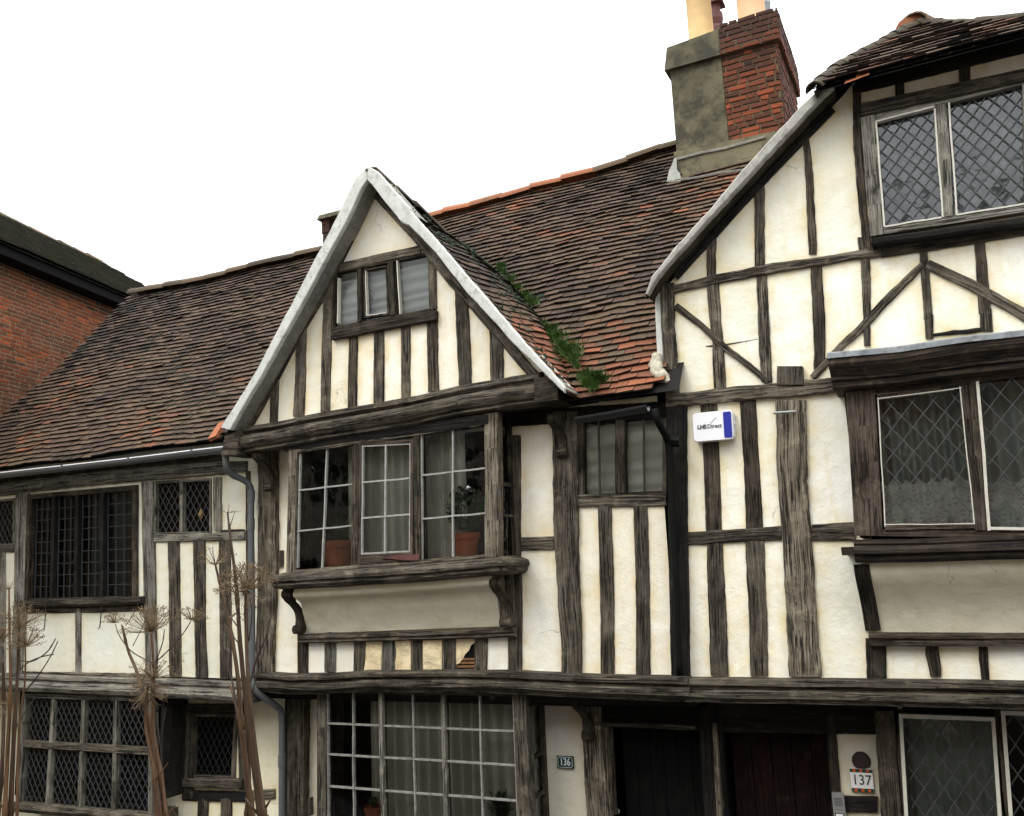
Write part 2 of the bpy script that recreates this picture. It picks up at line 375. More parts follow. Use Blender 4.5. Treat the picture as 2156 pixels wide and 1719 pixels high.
def leadedm(name, tint, ior, amt, rough=.03):
    m, t, b, o = newmat(name); t.nodes.remove(b); L = t.links.new
    sp_ = t.nodes.new('ShaderNodeSeparateXYZ'); L(t.nodes.new('ShaderNodeUVMap').outputs[0], sp_.inputs[0])
    A = mathn(t, 'FLOOR', mathn(t, 'ADD', sp_.outputs[0], sp_.outputs[1])); B_ = mathn(t, 'FLOOR', mathn(t, 'SUBTRACT', sp_.outputs[0], sp_.outputs[1]))
    cb = t.nodes.new('ShaderNodeCombineXYZ'); L(A, cb.inputs[0]); L(B_, cb.inputs[1])
    wn = t.nodes.new('ShaderNodeTexWhiteNoise'); wn.noise_dimensions = '3D'; L(cb.outputs[0], wn.inputs['Vector'])
    def vmn(op, a, c): n = t.nodes.new('ShaderNodeVectorMath'); n.operation = op; [L(v, n.inputs[k]) if hasattr(v, 'links') else setattr(n.inputs[k], 'default_value', v) for k, v in ((0, a), (1, c))]; return n
    d = vmn('SUBTRACT', wn.outputs['Color'], (.5, .5, .5)); s = t.nodes.new('ShaderNodeVectorMath'); s.operation = 'SCALE'; L(d.outputs[0], s.inputs[0]); s.inputs['Scale'].default_value = amt
    bp = t.nodes.new('ShaderNodeBump'); bp.inputs['Strength'].default_value = .06; bp.inputs['Distance'].default_value = .1; L(noise_n(t, geo_pos(t), 8, 2, .4), bp.inputs['Height'])
    a = vmn('ADD', bp.outputs[0], s.outputs[0]); nn = t.nodes.new('ShaderNodeVectorMath'); nn.operation = 'NORMALIZE'; L(a.outputs[0], nn.inputs[0])
    tr = t.nodes.new('ShaderNodeBsdfTransparent'); L(ramp(t, wn.outputs[0], [(0, (tint * .8, tint * .84, tint * .8)), (1, (tint, tint, tint * .98))]), tr.inputs[0])
    gl = t.nodes.new('ShaderNodeBsdfGlossy'); gl.inputs['Roughness'].default_value = rough; gl.inputs['Color'].default_value = (.9, .93, .95, 1)
    fr = t.nodes.new('ShaderNodeFresnel'); fr.inputs[0].default_value = ior
    L(nn.outputs[0], gl.inputs['Normal']); L(nn.outputs[0], fr.inputs['Normal'])
    ms = t.nodes.new('ShaderNodeMixShader'); L(fr.outputs[0], ms.inputs[0]); L(tr.outputs[0], ms.inputs[1]); L(gl.outputs[0], ms.inputs[2]); L(ms.outputs[0], o.inputs[0]); return m
M = {}
M['leaded'] = leadedm('leaded_glass', .8, 1.6, .09); M['leaded_dark'] = leadedm('dark_leaded_glass', .55, 1.45, .08); M['leaded_sky'] = leadedm('attic_leaded_glass', .7, 1.85, .10)
M['plaster'] = plaster('cream_limewash', (.80, .76, .60), (.90, .885, .79), (.83, .74, .52), .45)
M['plaster_r'] = plaster('cream_limewash_yellowed', (.79, .77, .62), (.90, .90, .82), (.85, .77, .50), .5)
M['plaster_l'] = plaster('pale_limewash', (.76, .76, .66), (.80, .80, .69), (.75, .73, .56), .3)
M['plaster_g'] = plaster('grey_green_limewash', (.72, .68, .50), (.82, .78, .61), (.66, .60, .41), .35)
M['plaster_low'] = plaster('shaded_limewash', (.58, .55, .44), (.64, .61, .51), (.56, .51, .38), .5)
M['plaster_rough'] = plaster('flaking_ochre_limewash', (.76, .60, .35), (.84, .71, .46), (.66, .48, .25), .6, 1.0)
M['oak'] = wood('weathered_oak', (.017, .012, .008), (.098, .083, .058), (.24, .214, .165))
M['oak_d'] = wood('dark_weathered_oak', (.009, .0065, .004), (.054, .043, .029), (.135, .113, .082))
M['oak_l'] = wood('silvered_oak', (.065, .057, .043), (.20, .187, .150), (.36, .34, .285))
M['oak_m'] = wood('brown_grey_oak', (.018, .014, .009), (.130, .110, .078), (.29, .258, .195))
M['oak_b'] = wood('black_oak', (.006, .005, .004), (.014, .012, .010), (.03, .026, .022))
M['oak_brown'] = wood('brown_casement_oak', (.016, .011, .008), (.052, .038, .027), (.12, .095, .070))
M['lime_grey'] = plain('flaking_white_paint_on_bargeboard', (.54, .55, .51), .85, 0, .12, 9, .12, (.22, .215, .18), .52, .68, .6)
M['barge_r'] = plain('weathered_bargeboard', (.36, .35, .31), .85, 0, .2, 7, .6, (.16, .15, .13), .5, .68, .75)
M['soffit'] = plain('grey_soffit', (.20, .195, .165), .9, 0, .25, 14, .5, (.10, .095, .08), .5, .7, .6)
M['mortar_lump'] = plain('lumpy_mortar', (.50, .47, .36), .95, 0, .3, 30, 1.0, (.2, .17, .11), .5, .65, .7)
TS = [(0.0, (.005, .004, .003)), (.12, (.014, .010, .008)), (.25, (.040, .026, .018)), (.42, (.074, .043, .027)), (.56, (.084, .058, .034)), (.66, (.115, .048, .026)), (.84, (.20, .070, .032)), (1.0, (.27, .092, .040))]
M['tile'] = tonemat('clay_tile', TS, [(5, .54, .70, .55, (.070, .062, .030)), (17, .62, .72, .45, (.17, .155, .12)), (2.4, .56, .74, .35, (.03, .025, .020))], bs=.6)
M['tile_moss'] = tonemat('mossy_clay_tile', TS, [(6, .42, .60, .8, (.030, .034, .012)), (2.4, .5, .7, .5, (.02, .018, .014))], bs=.8)
M['tile_far'] = tonemat('mossy_grey_tile', [(0, (.010, .010, .008)), (.3, (.04, .038, .028)), (.5, (.10, .098, .066)), (1, (.21, .20, .14))], [(1.8, .5, .66, .5, (.045, .058, .016))], bs=.6)
M['ridge'] = tonemat('ridge_tile_clay', [(0, (.02, .014, .01)), (.3, (.075, .058, .035)), (.5, (.13, .08, .045)), (1, (.34, .12, .055))], [(9, .55, .7, .6, (.09, .085, .05))])
BS = [(0, (.03, .016, .012)), (.3, (.07, .027, .016)), (.6, (.17, .045, .020)), (.85, (.29, .07, .025)), (1, (.38, .13, .045))]
M['brick'] = tonemat('old_red_brick', BS, [(4, .55, .72, .45, (.06, .04, .03)), (23, .62, .74, .4, (.26, .20, .15))], bs=.7, nscale=24)
M['brick_wall'] = tonemat('red_stock_brick', [(0, (.035, .020, .012)), (.35, (.10, .034, .014)), (.7, (.23, .050, .014)), (1, (.38, .085, .020))], [(.9, .46, .62, .6, (.085, .05, .026))], bs=.5, nscale=20)
M['mortar'] = plain('mortar', (.115, .08, .042), .95, 0, .3, 20, .5)
M['mortar_w'] = plain('pale_mortar', (.19, .125, .075), .95, 0, .3, 20, .5)
M['mortar_d'] = plain('dark_mortar', (.10, .075, .05), .95, 0, .3, 20, .5)
M['cement'] = plain('stained_cement_render', (.135, .120, .070), .95, 0, .35, 1.6, .6, (.028, .026, .016), .45, .60, .85)
M['pot_y'] = plain('buff_clay', (.60, .42, .19), .8, 0, .12, 5, .3, (.35, .2, .1), .58, .7, .4)
M['pot_p'] = plain('pinkish_clay', (.66, .40, .22), .8, 0, .1, 5, .3)
M['pot_r'] = plain('dark_red_clay', (.10, .03, .025), .7, 0, .3, 12, .3)
M['terracotta'] = plain('terracotta', (.40, .10, .04), .75, 0, .12, 10, .2)
M['lead'] = plain('lead_sheet', (.25, .27, .28), .55, .4, .25, 9, .3, (.07, .075, .08), .5, .7, .6)
M['came'] = plain('lead_came', (.058, .062, .062), .5, .3, .2, 20, 0)
M['came_d'] = plain('dark_lead_came', (.022, .026, .024), .5, .3, .2, 20, 0)
M['came_l'] = plain('pale_reflected_came', (.20, .21, .20), .5, .3, .2, 20, 0)
M['gutter'] = plain('grey_plastic_gutter', (.10, .107, .106), .38, 0, .1, 8, .05)
M['gutter_b'] = plain('black_gutter', (.012, .013, .015), .4, 0, .2, 8, .1)
M['pipe_b'] = plain('black_downpipe', (.004, .004, .004), .6, 0, .2, 8, .1, spec=.12)
M['eaves_b'] = plain('black_eaves', (.006, .006, .007), .8, 0, .2, 8, .1, spec=.1)
M['putty'] = plain('flaking_white_paint', (.31, .31, .285), .7, 0, .15, 14, .3, (.14, .12, .10), .55, .66, .8)
M['putty_d'] = plain('weathered_glazing_bar', (.25, .24, .215), .7, 0, .25, 14, .3, (.09, .08, .07), .5, .62, .7)
M['putty_w'] = plain('white_paint', (.56, .54, .46), .6, 0, .1, 14, .2, (.3, .27, .22), .6, .72, .6)
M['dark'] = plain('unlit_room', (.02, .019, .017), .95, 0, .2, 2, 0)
M['curtain'] = plain('grey_curtain', (.60, .58, .51), .9, 0, .1, 3, 0)
M['curtain_w'] = plain('white_blind', (.72, .72, .70), .9, 0, .05, 3, 0)
M['curtain_d'] = plain('dim_curtain', (.48, .53, .50), .9, 0, .1, 3, 0)
M['leaf'] = plain('house_plant_leaf', (.05, .085, .035), .5, 0, .4, 20, 0)
M['glass'] = glassm('old_window_glass', .82)
M['glass_d'] = glassm('leaded_window_glass', .6, .06, .25, 1.45, 9)
M['glass_sky'] = glassm('attic_window_glass', .7, .03, .05, 2.15, 3)
def stemm(name, dark, mid, light):
    m, t, b, o = newmat(name); uv = t.nodes.new('ShaderNodeUVMap').outputs[0]; oi = t.nodes.new('ShaderNodeObjectInfo').outputs['Random']
    g = noise_n(t, mapping(t, uv, (4, 60, 1)), 2, 6, .7); col = ramp(t, g, [(.36, dark), (.5, mid), (.66, light)])
    v_ = t.nodes.new('ShaderNodeVectorMath'); v_.operation = 'SCALE'; t.links.new(col, v_.inputs[0]); t.links.new(mathn(t, 'ADD', mathn(t, 'MULTIPLY', oi, .9), .45), v_.inputs['Scale'])
    t.links.new(v_.outputs[0], b.inputs['Base Color']); b.inputs['Roughness'].default_value = .5; b.inputs['Specular IOR Level'].default_value = .4
    bump(t, b, g, .6, .004); return m
M['stem'] = stemm('dry_brown_stem', (.012, .006, .003), (.068, .031, .012), (.20, .115, .048))
M['stem_d'] = plain('dark_dry_twig', (.035, .02, .013), .7, 0, .3, 30, .2)
M['umbel'] = plain('straw_umbel', (.15, .10, .052), .8, 0, .3, 30, 0)
M['grass'] = plain('grass_blade', (.048, .105, .014), .6, 0, .5, 8, 0)
M['moss'] = plain('dark_moss', (.014, .024, .008), .95, 0, .4, 40, .6)
M['white_plastic'] = plain('white_plastic', (.80, .80, .82), .35, 0, .02, 8, 0)
M['blue'] = plain('blue_plastic', (.012, .02, .28), .35, 0, .05, 8, 0)
M['black'] = plain('black_ink', (.02, .02, .022), .6, 0, .05, 8, 0)
M['grey_ink'] = plain('grey_ink', (.10, .10, .11), .6, 0, .05, 8, 0)
M['sign_green'] = plain('dark_green_enamel', (.008, .030, .024), .35, 0, .1, 8, 0)
M['sign_white'] = plain('white_enamel', (.62, .68, .66), .4, 0, .05, 8, 0)
M['tile_white'] = plain('glazed_white_tile', (.74, .73, .70), .2, 0, .03, 8, 0)
M['flower_red'] = plain('painted_orange_flower', (.55, .08, .02), .3, 0, .2, 60, 0)
M['flower_green'] = plain('painted_dark_leaf', (.015, .05, .03), .3, 0, .2, 60, 0)
M['steel'] = plain('brushed_steel', (.32, .32, .31), .4, .5, .08, 20, 0)
M['plaque'] = plain('dark_brown_plaque', (.022, .010, .008), .6, 0, .2, 10, .2)
M['door_k'] = wood('black_door', (.001, .001, .001), (.002, .0019, .0018), (.005, .0045, .004))
M['door_r'] = wood('dark_red_door', (.003, .001, .0008), (.008, .0016, .0012), (.018, .0035, .0025))
M['lath'] = plain('bare_lath', (.20, .10, .04), .9, 0, .3, 20, .3)
M['iron'] = plain('rusty_iron', (.03, .022, .018), .6, .3, .3, 20, .2)
M['asphalt'] = plain('asphalt', (.05, .05, .052), .9, 0, .2, 30, .4)
M['paving'] = plain('stone_paving', (.085, .08, .07), .9, 0, .25, 6, .3)
M['soil'] = plain('soil', (.05, .035, .025), .95, 0, .4, 12, .8)
M['slate'] = plain('slate_roof', (.05, .05, .055), .8, 0, .3, 10, .3)
M['opp'] = plain('opposite_render', (.42, .38, .30), .9, 0, .15, 2, .2)
M['opp2'] = plain('opposite_brick', (.16, .07, .045), .9, 0, .25, 9, .3)
M['opp3'] = plain('opposite_cream', (.60, .55, .42), .9, 0, .1, 2, .2)
M['yellow_glass'] = plain('amber_glass', (.30, .20, .07), .4, 0, .1, 8, 0)

# ------------------------------------------------------------------ the setting
g = MB(); g.quad((-150, -150, 0), (150, -150, 0), (150, 150, 0), (-150, 150, 0)); struct(g.build('ground', M['asphalt']))
g = MB(); g.box(-60, 60, -9.8, -5.05, .004, 1.7); struct(g.build('pavement', M['paving']))
g = MB(); g.box(-60, 60, -5.045, -4.35, .004, 1.66); o = g.build('planting_bank', M['soil']); struct(o)
g = MB(); g.box(-40, 40, -.35, .42, .004, .12); struct(g.build('kerb_pavement', M['paving']))
# houses over the road, behind the camera: they shade the street and show in the panes
def opposite(x0, x1, h, ph, mat, lab, rmat=M['slate'], cols=2):
    L = (x0, -9.85, 1.7); t = thing('terraced_house', lab, 'house', L, 'houses across the street')
    hol = []; wx = (x1 - x0) / cols
    w = MB(); w.box(x0, x1, -16, -9.85, 1.71, 1.7 + h); w.build('wall', mat, t)
    r = MB(); e = .35; yb, yf, zt, zr = -16 - e, -9.85 + e, 1.7 + h - .05, 1.7 + h + ph; ym = (yb + yf) / 2
    n = r.add([(x0, yb, zt), (x1, yb, zt), (x1, yf, zt), (x0, yf, zt), (x0, ym, zr), (x1, ym, zr)])
    for f in ((0, 1, 2, 3), (3, 2, 5, 4), (1, 0, 4, 5), (0, 3, 4), (2, 1, 5)): r.face([n + i for i in f])
    r.build('roof', rmat, t)
    for i in range(cols):
        for z in (2.5, 4.9) if h > 4.5 else (2.5,):
            cx = x0 + wx * (i + .5); f = MB(); f.box(cx - .5, cx + .5, -9.9, -9.8, z, z + 1.3); wo = f.build('window', M['putty_w'], t)
            f = MB()
            for a in (-.44, .03):
                for b in (.08, .7): f.box(cx + a, cx + a + .41, -9.82, -9.785, z + b, z + b + .54)
            f.build('pane', M['dark'], wo)
    f = MB(); f.box(x0 + .3, x0 + 1.2, -9.9, -9.78, 1.71, 3.7); f.build('door', M['door_k'], t)
opposite(-22, -14.5, 5.2, 2.2, M['opp2'], 'red brick house across the street, leftmost of its row')
opposite(-14.5, -8, 4.7, 2.4, M['opp'], 'grey rendered house across the street, second from the left')
opposite(-8, -1.5, 5.0, 2.1, M['opp3'], 'cream rendered house across the street, third from the left')
opposite(-1.5, 5.5, 5.6, 2.3, M['opp2'], 'red brick house across the street, just behind the viewer')
opposite(5.5, 13, 5.0, 2.1, M['opp'], 'grey rendered house across the street, rightmost of its row')
# ------------------------------------------------------------------ builders for windows, roofs and brickwork
class Win:
    def __init__(s, parent, view, quad, Y):
        s.p = parent; s.Y = Y; s.c = [Vector(XZ(*q[:2], Y)) for q in V(view, *quad)]
        s.w = ((s.c[1] - s.c[0]).length + (s.c[2] - s.c[3]).length) / 2; s.h = ((s.c[3] - s.c[0]).length + (s.c[2] - s.c[1]).length) / 2
    def W(s, a, b): return s.c[0].lerp(s.c[1], a).lerp(s.c[3].lerp(s.c[2], a), b)
    def hole(s, l, r=None, t=None, b=None):
        r = l if r is None else r; t = l if t is None else t; b = l if b is None else b
        return [tuple(s.W(*q)) for q in ((-l / s.w, -t / s.h), (1 + r / s.w, -t / s.h), (1 + r / s.w, 1 + b / s.h), (-l / s.w, 1 + b / s.h))]
    def frame(s, mat, l, r, t, b, y0=-.02, y1=.06, name='window', label=None):
        mb = MB(); L, R, T, Bt = l / s.w, r / s.w, t / s.h, b / s.h; Y = s.Y; seg = 4
        def stile(a0, a1):
            for i in range(seg):
                t0 = -T + (1 + T + Bt) * i / seg; t1 = -T + (1 + T + Bt) * (i + 1) / seg
                q = [s.W(a0, t1), s.W(a1, t1), s.W(a1, t0), s.W(a0, t0)]
                mb.box8([(p.x, Y + y0, p.y) for p in q] + [(p.x, Y + y1, p.y) for p in q], skip=(), uo=3 + a0 + i * .37)
        if l > 0: stile(-L, 0)
        if r > 0: stile(1, 1 + R)
        for (b0, b1) in (((-T, 0),) if t > 0 else ()) + (((1, 1 + Bt),) if b > 0 else ()):
            q = [s.W(0, b1), s.W(1, b1), s.W(1, b0), s.W(0, b0)]
            mb.box8([(p.x, Y + y0 + .002, p.y) for p in q] + [(p.x, Y + y1, p.y) for p in q])
        s.o = mb.build(name, mat, s.p)
        if label: s.o['label'] = label
        return s.o
    def pane(s, mat, y=.03, a0=0, a1=1, b0=0, b1=1, name='pane'):
        mb = MB(); n = mb.add([(q.x, s.Y + y, q.y) for q in (s.W(a0, b1), s.W(a1, b1), s.W(a1, b0), s.W(a0, b0))]); mb.face([n, n+1, n+2, n+3])
        return mb.build(name, mat, s.o)
    def bars(s, L, w, mat, y0=0, y1=.03, name='glazing_bar', kids=None):
        if name != 'lead_strips' and len(L) > 1:
            for q in L: o = s.bars([q], w, mat, y0, y1, name.rstrip('s') if name in ('mullions', 'window_bars') else name)
            return o
        mb = MB()
        for k, q in enumerate(L):
            ww = q[2] if len(q) > 2 else w; n = 4; off = .0012 * (1 if abs(q[0][0] - q[1][0]) > abs(q[0][1] - q[1][1]) else 0)
            a, b = s.W(*q[0]), s.W(*q[1]); pr = a
            for i in range(n):
                t = (i + 1) / n; p = a.lerp(b, t) + (Vector((random.gauss(0, .0022), random.gauss(0, .0022))) if i < n - 1 else Vector((0, 0)))
                mb.bar(pr, p, ww, s.Y + y0 + off, s.Y + y1 - off); pr = p
        return mb.build(name, mat, s.o)
    def lattice(s, dw, dh, rod, mat, y=.02, a0=0, a1=1, b0=0, b1=1, ph=0, name='lead_lattice', jit=.002, glass=None, gy=.012):
        mb = MB(); w, h = (a1 - a0) * s.w, (b1 - b0) * s.h
        for sg in (1, -1):
            k = -int(h / dh + w / dw) - 3
            while k < w / dw + h / dh + 3:
                # line u/dw + sg*v/dh = k + ph
                c = k + ph; pts = []
                for v in (0, h):
                    u = dw * (c - sg * v / dh)
                    if 0 <= u <= w: pts.append((u, v))
                for u in (0, w):
                    v = sg * dh * (c - u / dw)
                    if 0 < v < h: pts.append((u, v))
                if len(pts) >= 2:
                    (u0, v0), (u1, v1) = pts[0], pts[1]; n = max(1, int(math.hypot(u1 - u0, v1 - v0) / .12)); pr = None
                    for i in range(n + 1):
                        t = i / n; jj = jit if 0 < i < n else 0
                        q = s.W(a0 + (u0 + (u1 - u0) * t) / s.w, b0 + (v0 + (v1 - v0) * t) / s.h) + Vector((random.gauss(0, jj), random.gauss(0, jj)))
                        yy = s.Y + y + (.0015 if sg > 0 else 0)
                        if pr is not None: mb.bar(pr, q, rod, yy - .004, yy + .004)
                        pr = q
                k += 1
        if glass:
            g_ = MB(); n = g_.add([(q.x, s.Y + y + gy, q.y) for q in (s.W(a0, b1), s.W(a1, b1), s.W(a1, b0), s.W(a0, b0))])
            g_.face([n, n+1, n+2, n+3], [(-ph, h / dh), (w / dw - ph, h / dh), (w / dw - ph, 0), (-ph, 0)]); g_.build('pane', glass, s.o)
        return mb.build(name, mat, s.o)
def curtain(label, x0, x1, z0, z1, Y, waves, amp, mat, horiz=False, cat='curtain', name='curtain', group=None):
    mb = MB(); nx, nzz = (int(waves * 12), 6) if not horiz else (8, int(waves * 12)); n = None; sd_ = random.uniform(0, 99)
    for i in range(nx + 1):
        for j in range(nzz + 1):
            x = x0 + (x1 - x0) * i / nx; z = z0 + (z1 - z0) * j / nzz
            ph = (x - x0) / (x1 - x0) * waves if not horiz else (z - z0) / (z1 - z0) * waves + .15 * nz1(x * 2, sd_)
            y = Y + amp * (math.sin(2 * math.pi * ph + 1.5 * nz1(ph * .7, sd_)) + .5 * nz1(ph * 2.3, sd_ + 4)) * (1 if horiz else 1 - .15 * j / nzz)
            mb.add([(x, y, z)])
    for i in range(nx):
        for j in range(nzz):
            a = i * (nzz + 1) + j; mb.face([a, a + nzz + 1, a + nzz + 2, a + 1])
    o = mb.build(name, mat, None, smooth=True); tag(o, label, cat, group); return o
def inpoly(p, L):
    c = False
    for i in range(len(L)):
        a, b = L[i], L[i - 1]
        if (a[1] > p[1]) != (b[1] > p[1]) and p[0] < (b[0] - a[0]) * (p[1] - a[1]) / (b[1] - a[1]) + a[0]: c = not c
    return c
def tiles(mb, p0, U, Vv, Nn, inside, ur, vr, gauge=.088, tw=.165, warp=None, tone=None, thick=.022, lift=.032, wob=.008, miss=0):
    U, Vv, Nn, p0 = Vector(U), Vector(Vv), Vector(Nn), Vector(p0); i = 0; v = vr[0]; sd_ = random.uniform(0, 50)
    while v < vr[1]:
        u = ur[0] - tw * (.5 if i % 2 else 0) + random.uniform(-.01, .01)
        while u < ur[1]:
            if inside(u + tw / 2, v + gauge / 2) and random.random() >= miss:
                lf = lift + random.gauss(0, .0035) + (random.random() < .04) * .008; rot = random.gauss(0, .006); dv = random.gauss(0, .0035)
                def pt(a, b, n_):
                    wv = wob * (noise.noise(Vector((a * .9, b * .6, sd_))) * 1.6 + noise.noise(Vector((a * 2.8, i * .35, sd_ + 5))) * 1.3)
                    return p0 + U * a + Vv * (b + wv) + Nn * (n_ + (warp(a, b) if warp else 0))
                gp = .0025
                a0, a1 = max(u, ur[0]) + gp, u + tw - gp
                if a1 - a0 < .03: u += tw; continue
                b0 = v + dv; b1 = v + gauge * 1.3
                cv = -.003
                q = [pt(a0, b0 - rot, lf + thick + cv), pt(a1, b0 + rot, lf + thick + cv + random.gauss(0, .002)), pt(a1, b1, thick), pt(a0, b1, thick),
                     pt(a0, b0 - rot, lf), pt(a1, b0 + rot, lf), pt(a1, b1, 0), pt(a0, b1, 0)]
                n = mb.add(q); tn = tone(u, v) if tone else random.random()
                for f, e_ in (((0, 1, 2, 3), 0), ((4, 5, 1, 0), 1), ((5, 6, 2, 1), 1), ((7, 4, 0, 3), 1), ((7, 6, 5, 4), 1)): mb.face([n + k for k in f], None, tn * (.3 if e_ else 1))  # edge faces darkened in tone for the shade line under each course
            u += tw
        v += gauge; i += 1
def bricks(mb, p0, U, Vv, Nn, w, h, bl=.205, bh=.066, j=.010, tone=None, rough=.003, inside=None, proud=.006, english=True):
    U, Vv, Nn, p0 = Vector(U), Vector(Vv), Vector(Nn), Vector(p0); v = 0; r = 0
    while v < h - .05:
        u = -random.uniform(0, .1) if r % 2 else -.11 - random.uniform(0, .06)
        while u < w:
            L = bl if random.random() < .72 else bl / 2
            a0, a1 = max(u, 0), min(u + L - j, w); b1 = min(v + bh - j, h)
            if a1 - a0 > .025 and (inside is None or inside((a0 + a1) / 2, v + bh / 2)):
                g_ = lambda a, b, n_: p0 + U * (a + random.gauss(0, rough)) + Vv * (b + random.gauss(0, rough)) + Nn * n_
                pn = max(.003, proud + random.gauss(0, .0025)); bv = .006
                q = [g_(a0 + bv, v + bv, pn), g_(a1 - bv, v + bv, pn), g_(a1 - bv, b1 - bv, pn), g_(a0 + bv, b1 - bv, pn), g_(a0, v, -.01), g_(a1, v, -.01), g_(a1, b1, -.01), g_(a0, b1, -.01)]
                n = mb.add(q); tn = tone(u, v) if tone else min(1, max(0, random.gauss(.5, .2)))
                for f in ((0, 1, 2, 3), (4, 5, 1, 0), (5, 6, 2, 1), (6, 7, 3, 2), (7, 4, 0, 3)): mb.face([n + k for k in f], None, tn)
            u += L
        v += bh; r += 1
def ridge(mb, path, r=.11, seg=.40, tone=None, up=Vector((0, 0, 1)), lift=.03):
    """overlapping half-round ridge tiles along a path of world points"""
    L = [0]
    for a, b in zip(path, path[1:]): L.append(L[-1] + (b - a).length)
    def at(t):
        k = 0
        while k < len(L) - 2 and L[k + 1] < t: k += 1
        return path[k].lerp(path[k + 1], (t - L[k]) / (L[k + 1] - L[k]))
    t = 0; S_ = 8
    while t < L[-1] - .05:
        a, b = at(t), at(min(t + seg + .02, L[-1])); d = (b - a).normalized(); sdv = d.cross(up).normalized(); uu = sdv.cross(d).normalized()
        tn = tone(a) if tone else random.gauss(.5, .15); rr = r * random.uniform(.95, 1.05); ja = Vector((0, 0, random.gauss(lift, .006)))
        n = []
        for p, k_ in ((a, 1.08), (b, .97)):
            for q in (rr * k_, rr * k_ - .015):
                n.append(mb.add([p + ja + sdv * math.cos(math.pi * i / S_) * q * 1.15 + uu * (math.sin(math.pi * i / S_) * q - .03) for i in range(S_ + 1)]))
        for i in range(S_):
            mb.face([n[0] + i, n[0] + i + 1, n[2] + i + 1, n[2] + i], None, tn); mb.face([n[0] + i, n[1] + i, n[1] + i + 1, n[0] + i + 1], None, tn)
            mb.face([n[2] + i, n[3] + i, n[3] + i + 1, n[2] + i + 1], None, tn)
        t += seg

# ------------------------------------------------------------------ the long main roof plane shared by two houses
TH = R_(50); NM = Vector((0, -math.sin(TH), math.cos(TH))); VM = Vector((0, math.cos(TH), math.sin(TH))); PM = Vector((0, -.3, 4.827))
def uvm(x, y): q = onplane(x, y, PM, NM); return (q.x, (q - PM).dot(VM))
def sstep(a, b, x): t = min(1, max(0, (x - a) / (b - a))); return t * t * (3 - 2 * t)
def main_warp(u, v):
    w = .030 * noise.noise(Vector((u * .55, v * .5, 3))) * 1.6 + .012 * noise.noise(Vector((u * 1.7, v * 1.5, 8)))
    w += -.085 * sstep(-4.2, -2.8, u) * max(0, 1 - v / 2.2)
    return w
RL = [(-45, 955), (-200, 1030)]
left_edge = V('A1', (880, 640), (800, 720), (600, 930), (430, 1090), (240, 1250), (100, 1360), (0, 1430)) + [(-60, 925), (-110, 975)]
ridge_l = [(281.6, 624), (336, 615), (414, 602), (482, 584), (585.7, 557.6), (666.4, 540)]
ridge_r = V('A5', (190, 445), (430, 400), (720, 305), (1020, 225), (1170, 185), (1330, 125), (1500, 65), (1600, 30))
pl_l = [uvm(*p) for p in ridge_l]; pl_r = [uvm(*p) for p in ridge_r]; pl_e = [uvm(*p) for p in left_edge]
XS = -6.86                                                   # party line of the two roofs
vm = pl_l[-1][1] + (pl_r[0][1] - pl_l[-1][1]) * ((XS - pl_l[-1][0]) / (pl_r[0][0] - pl_l[-1][0]))
poly_left = pl_l + [(XS, vm), (XS, 0), (pl_e[-1][0], 0)] + pl_e[::-1]
poly_mid = [(XS, 0), (XS, vm)] + pl_r + [(-1.2, pl_r[-1][1]), (-1.2, .5), (-2.1, .5), (-2.1, 0)]
def tone_main(u, v):
    t = .40 + .30 * noise.noise(Vector((u * .8, v * .9, 1))) + .18 * noise.noise(Vector((u * 3, v * 3, 4))) + random.gauss(0, .10)
    t += .10 * (random.random() < .05) + .08 * sstep(-8.5, -11.0, u) * sstep(2.2, .4, v)
    t -= .16 * sstep(1.0, 2.6, v) * sstep(-8.5, -11, u)
    t += .13 * sstep(.75, .1, v) * sstep(-4.2, -2.9, u) + .10 * sstep(1.6, .6, v) * sstep(-3.4, -2.6, u)
    if v < .09 and u > -4: t += .12
    return min(1, max(0, t))
def main_tiles(parent, poly, name='roof'):
    mb = MB(); us = [p[0] for p in poly]; vs = [p[1] for p in poly]
    a, b = min(us), max(us)
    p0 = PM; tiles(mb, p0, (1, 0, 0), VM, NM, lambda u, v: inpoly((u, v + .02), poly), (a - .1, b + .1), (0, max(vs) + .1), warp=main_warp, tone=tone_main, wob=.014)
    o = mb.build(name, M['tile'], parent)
    un = MB(); n = 30
    # boarding under the tiles
    gx = .35; x = a
    while x < b:
        x1 = min(x + gx, b); xm = (x + x1) / 2
        vv = [k * .05 for k in range(90) if inpoly((xm, k * .05 + .01), poly)]
        if vv:
            v0, v1 = vv[0], vv[-1] + .02; k = 8
            for i in range(k):
                c0, c1 = v0 + (v1 - v0) * i / k, v0 + (v1 - v0) * (i + 1) / k
                q = [PM + Vector((xx, 0, 0)) + VM * cc + NM * (main_warp(xx, cc) - .012) for xx, cc in ((x, c0), (x1, c0), (x1, c1), (x, c1))]
                un.quad(*q)
        x = x1
    un.build('roof_boarding', M['oak_b'], o); return o
def main_pt(x, y, n_=.02):
    u, v = uvm(x, y); return PM + Vector((u, 0, 0)) + VM * v + NM * (n_ + main_warp(u, v))

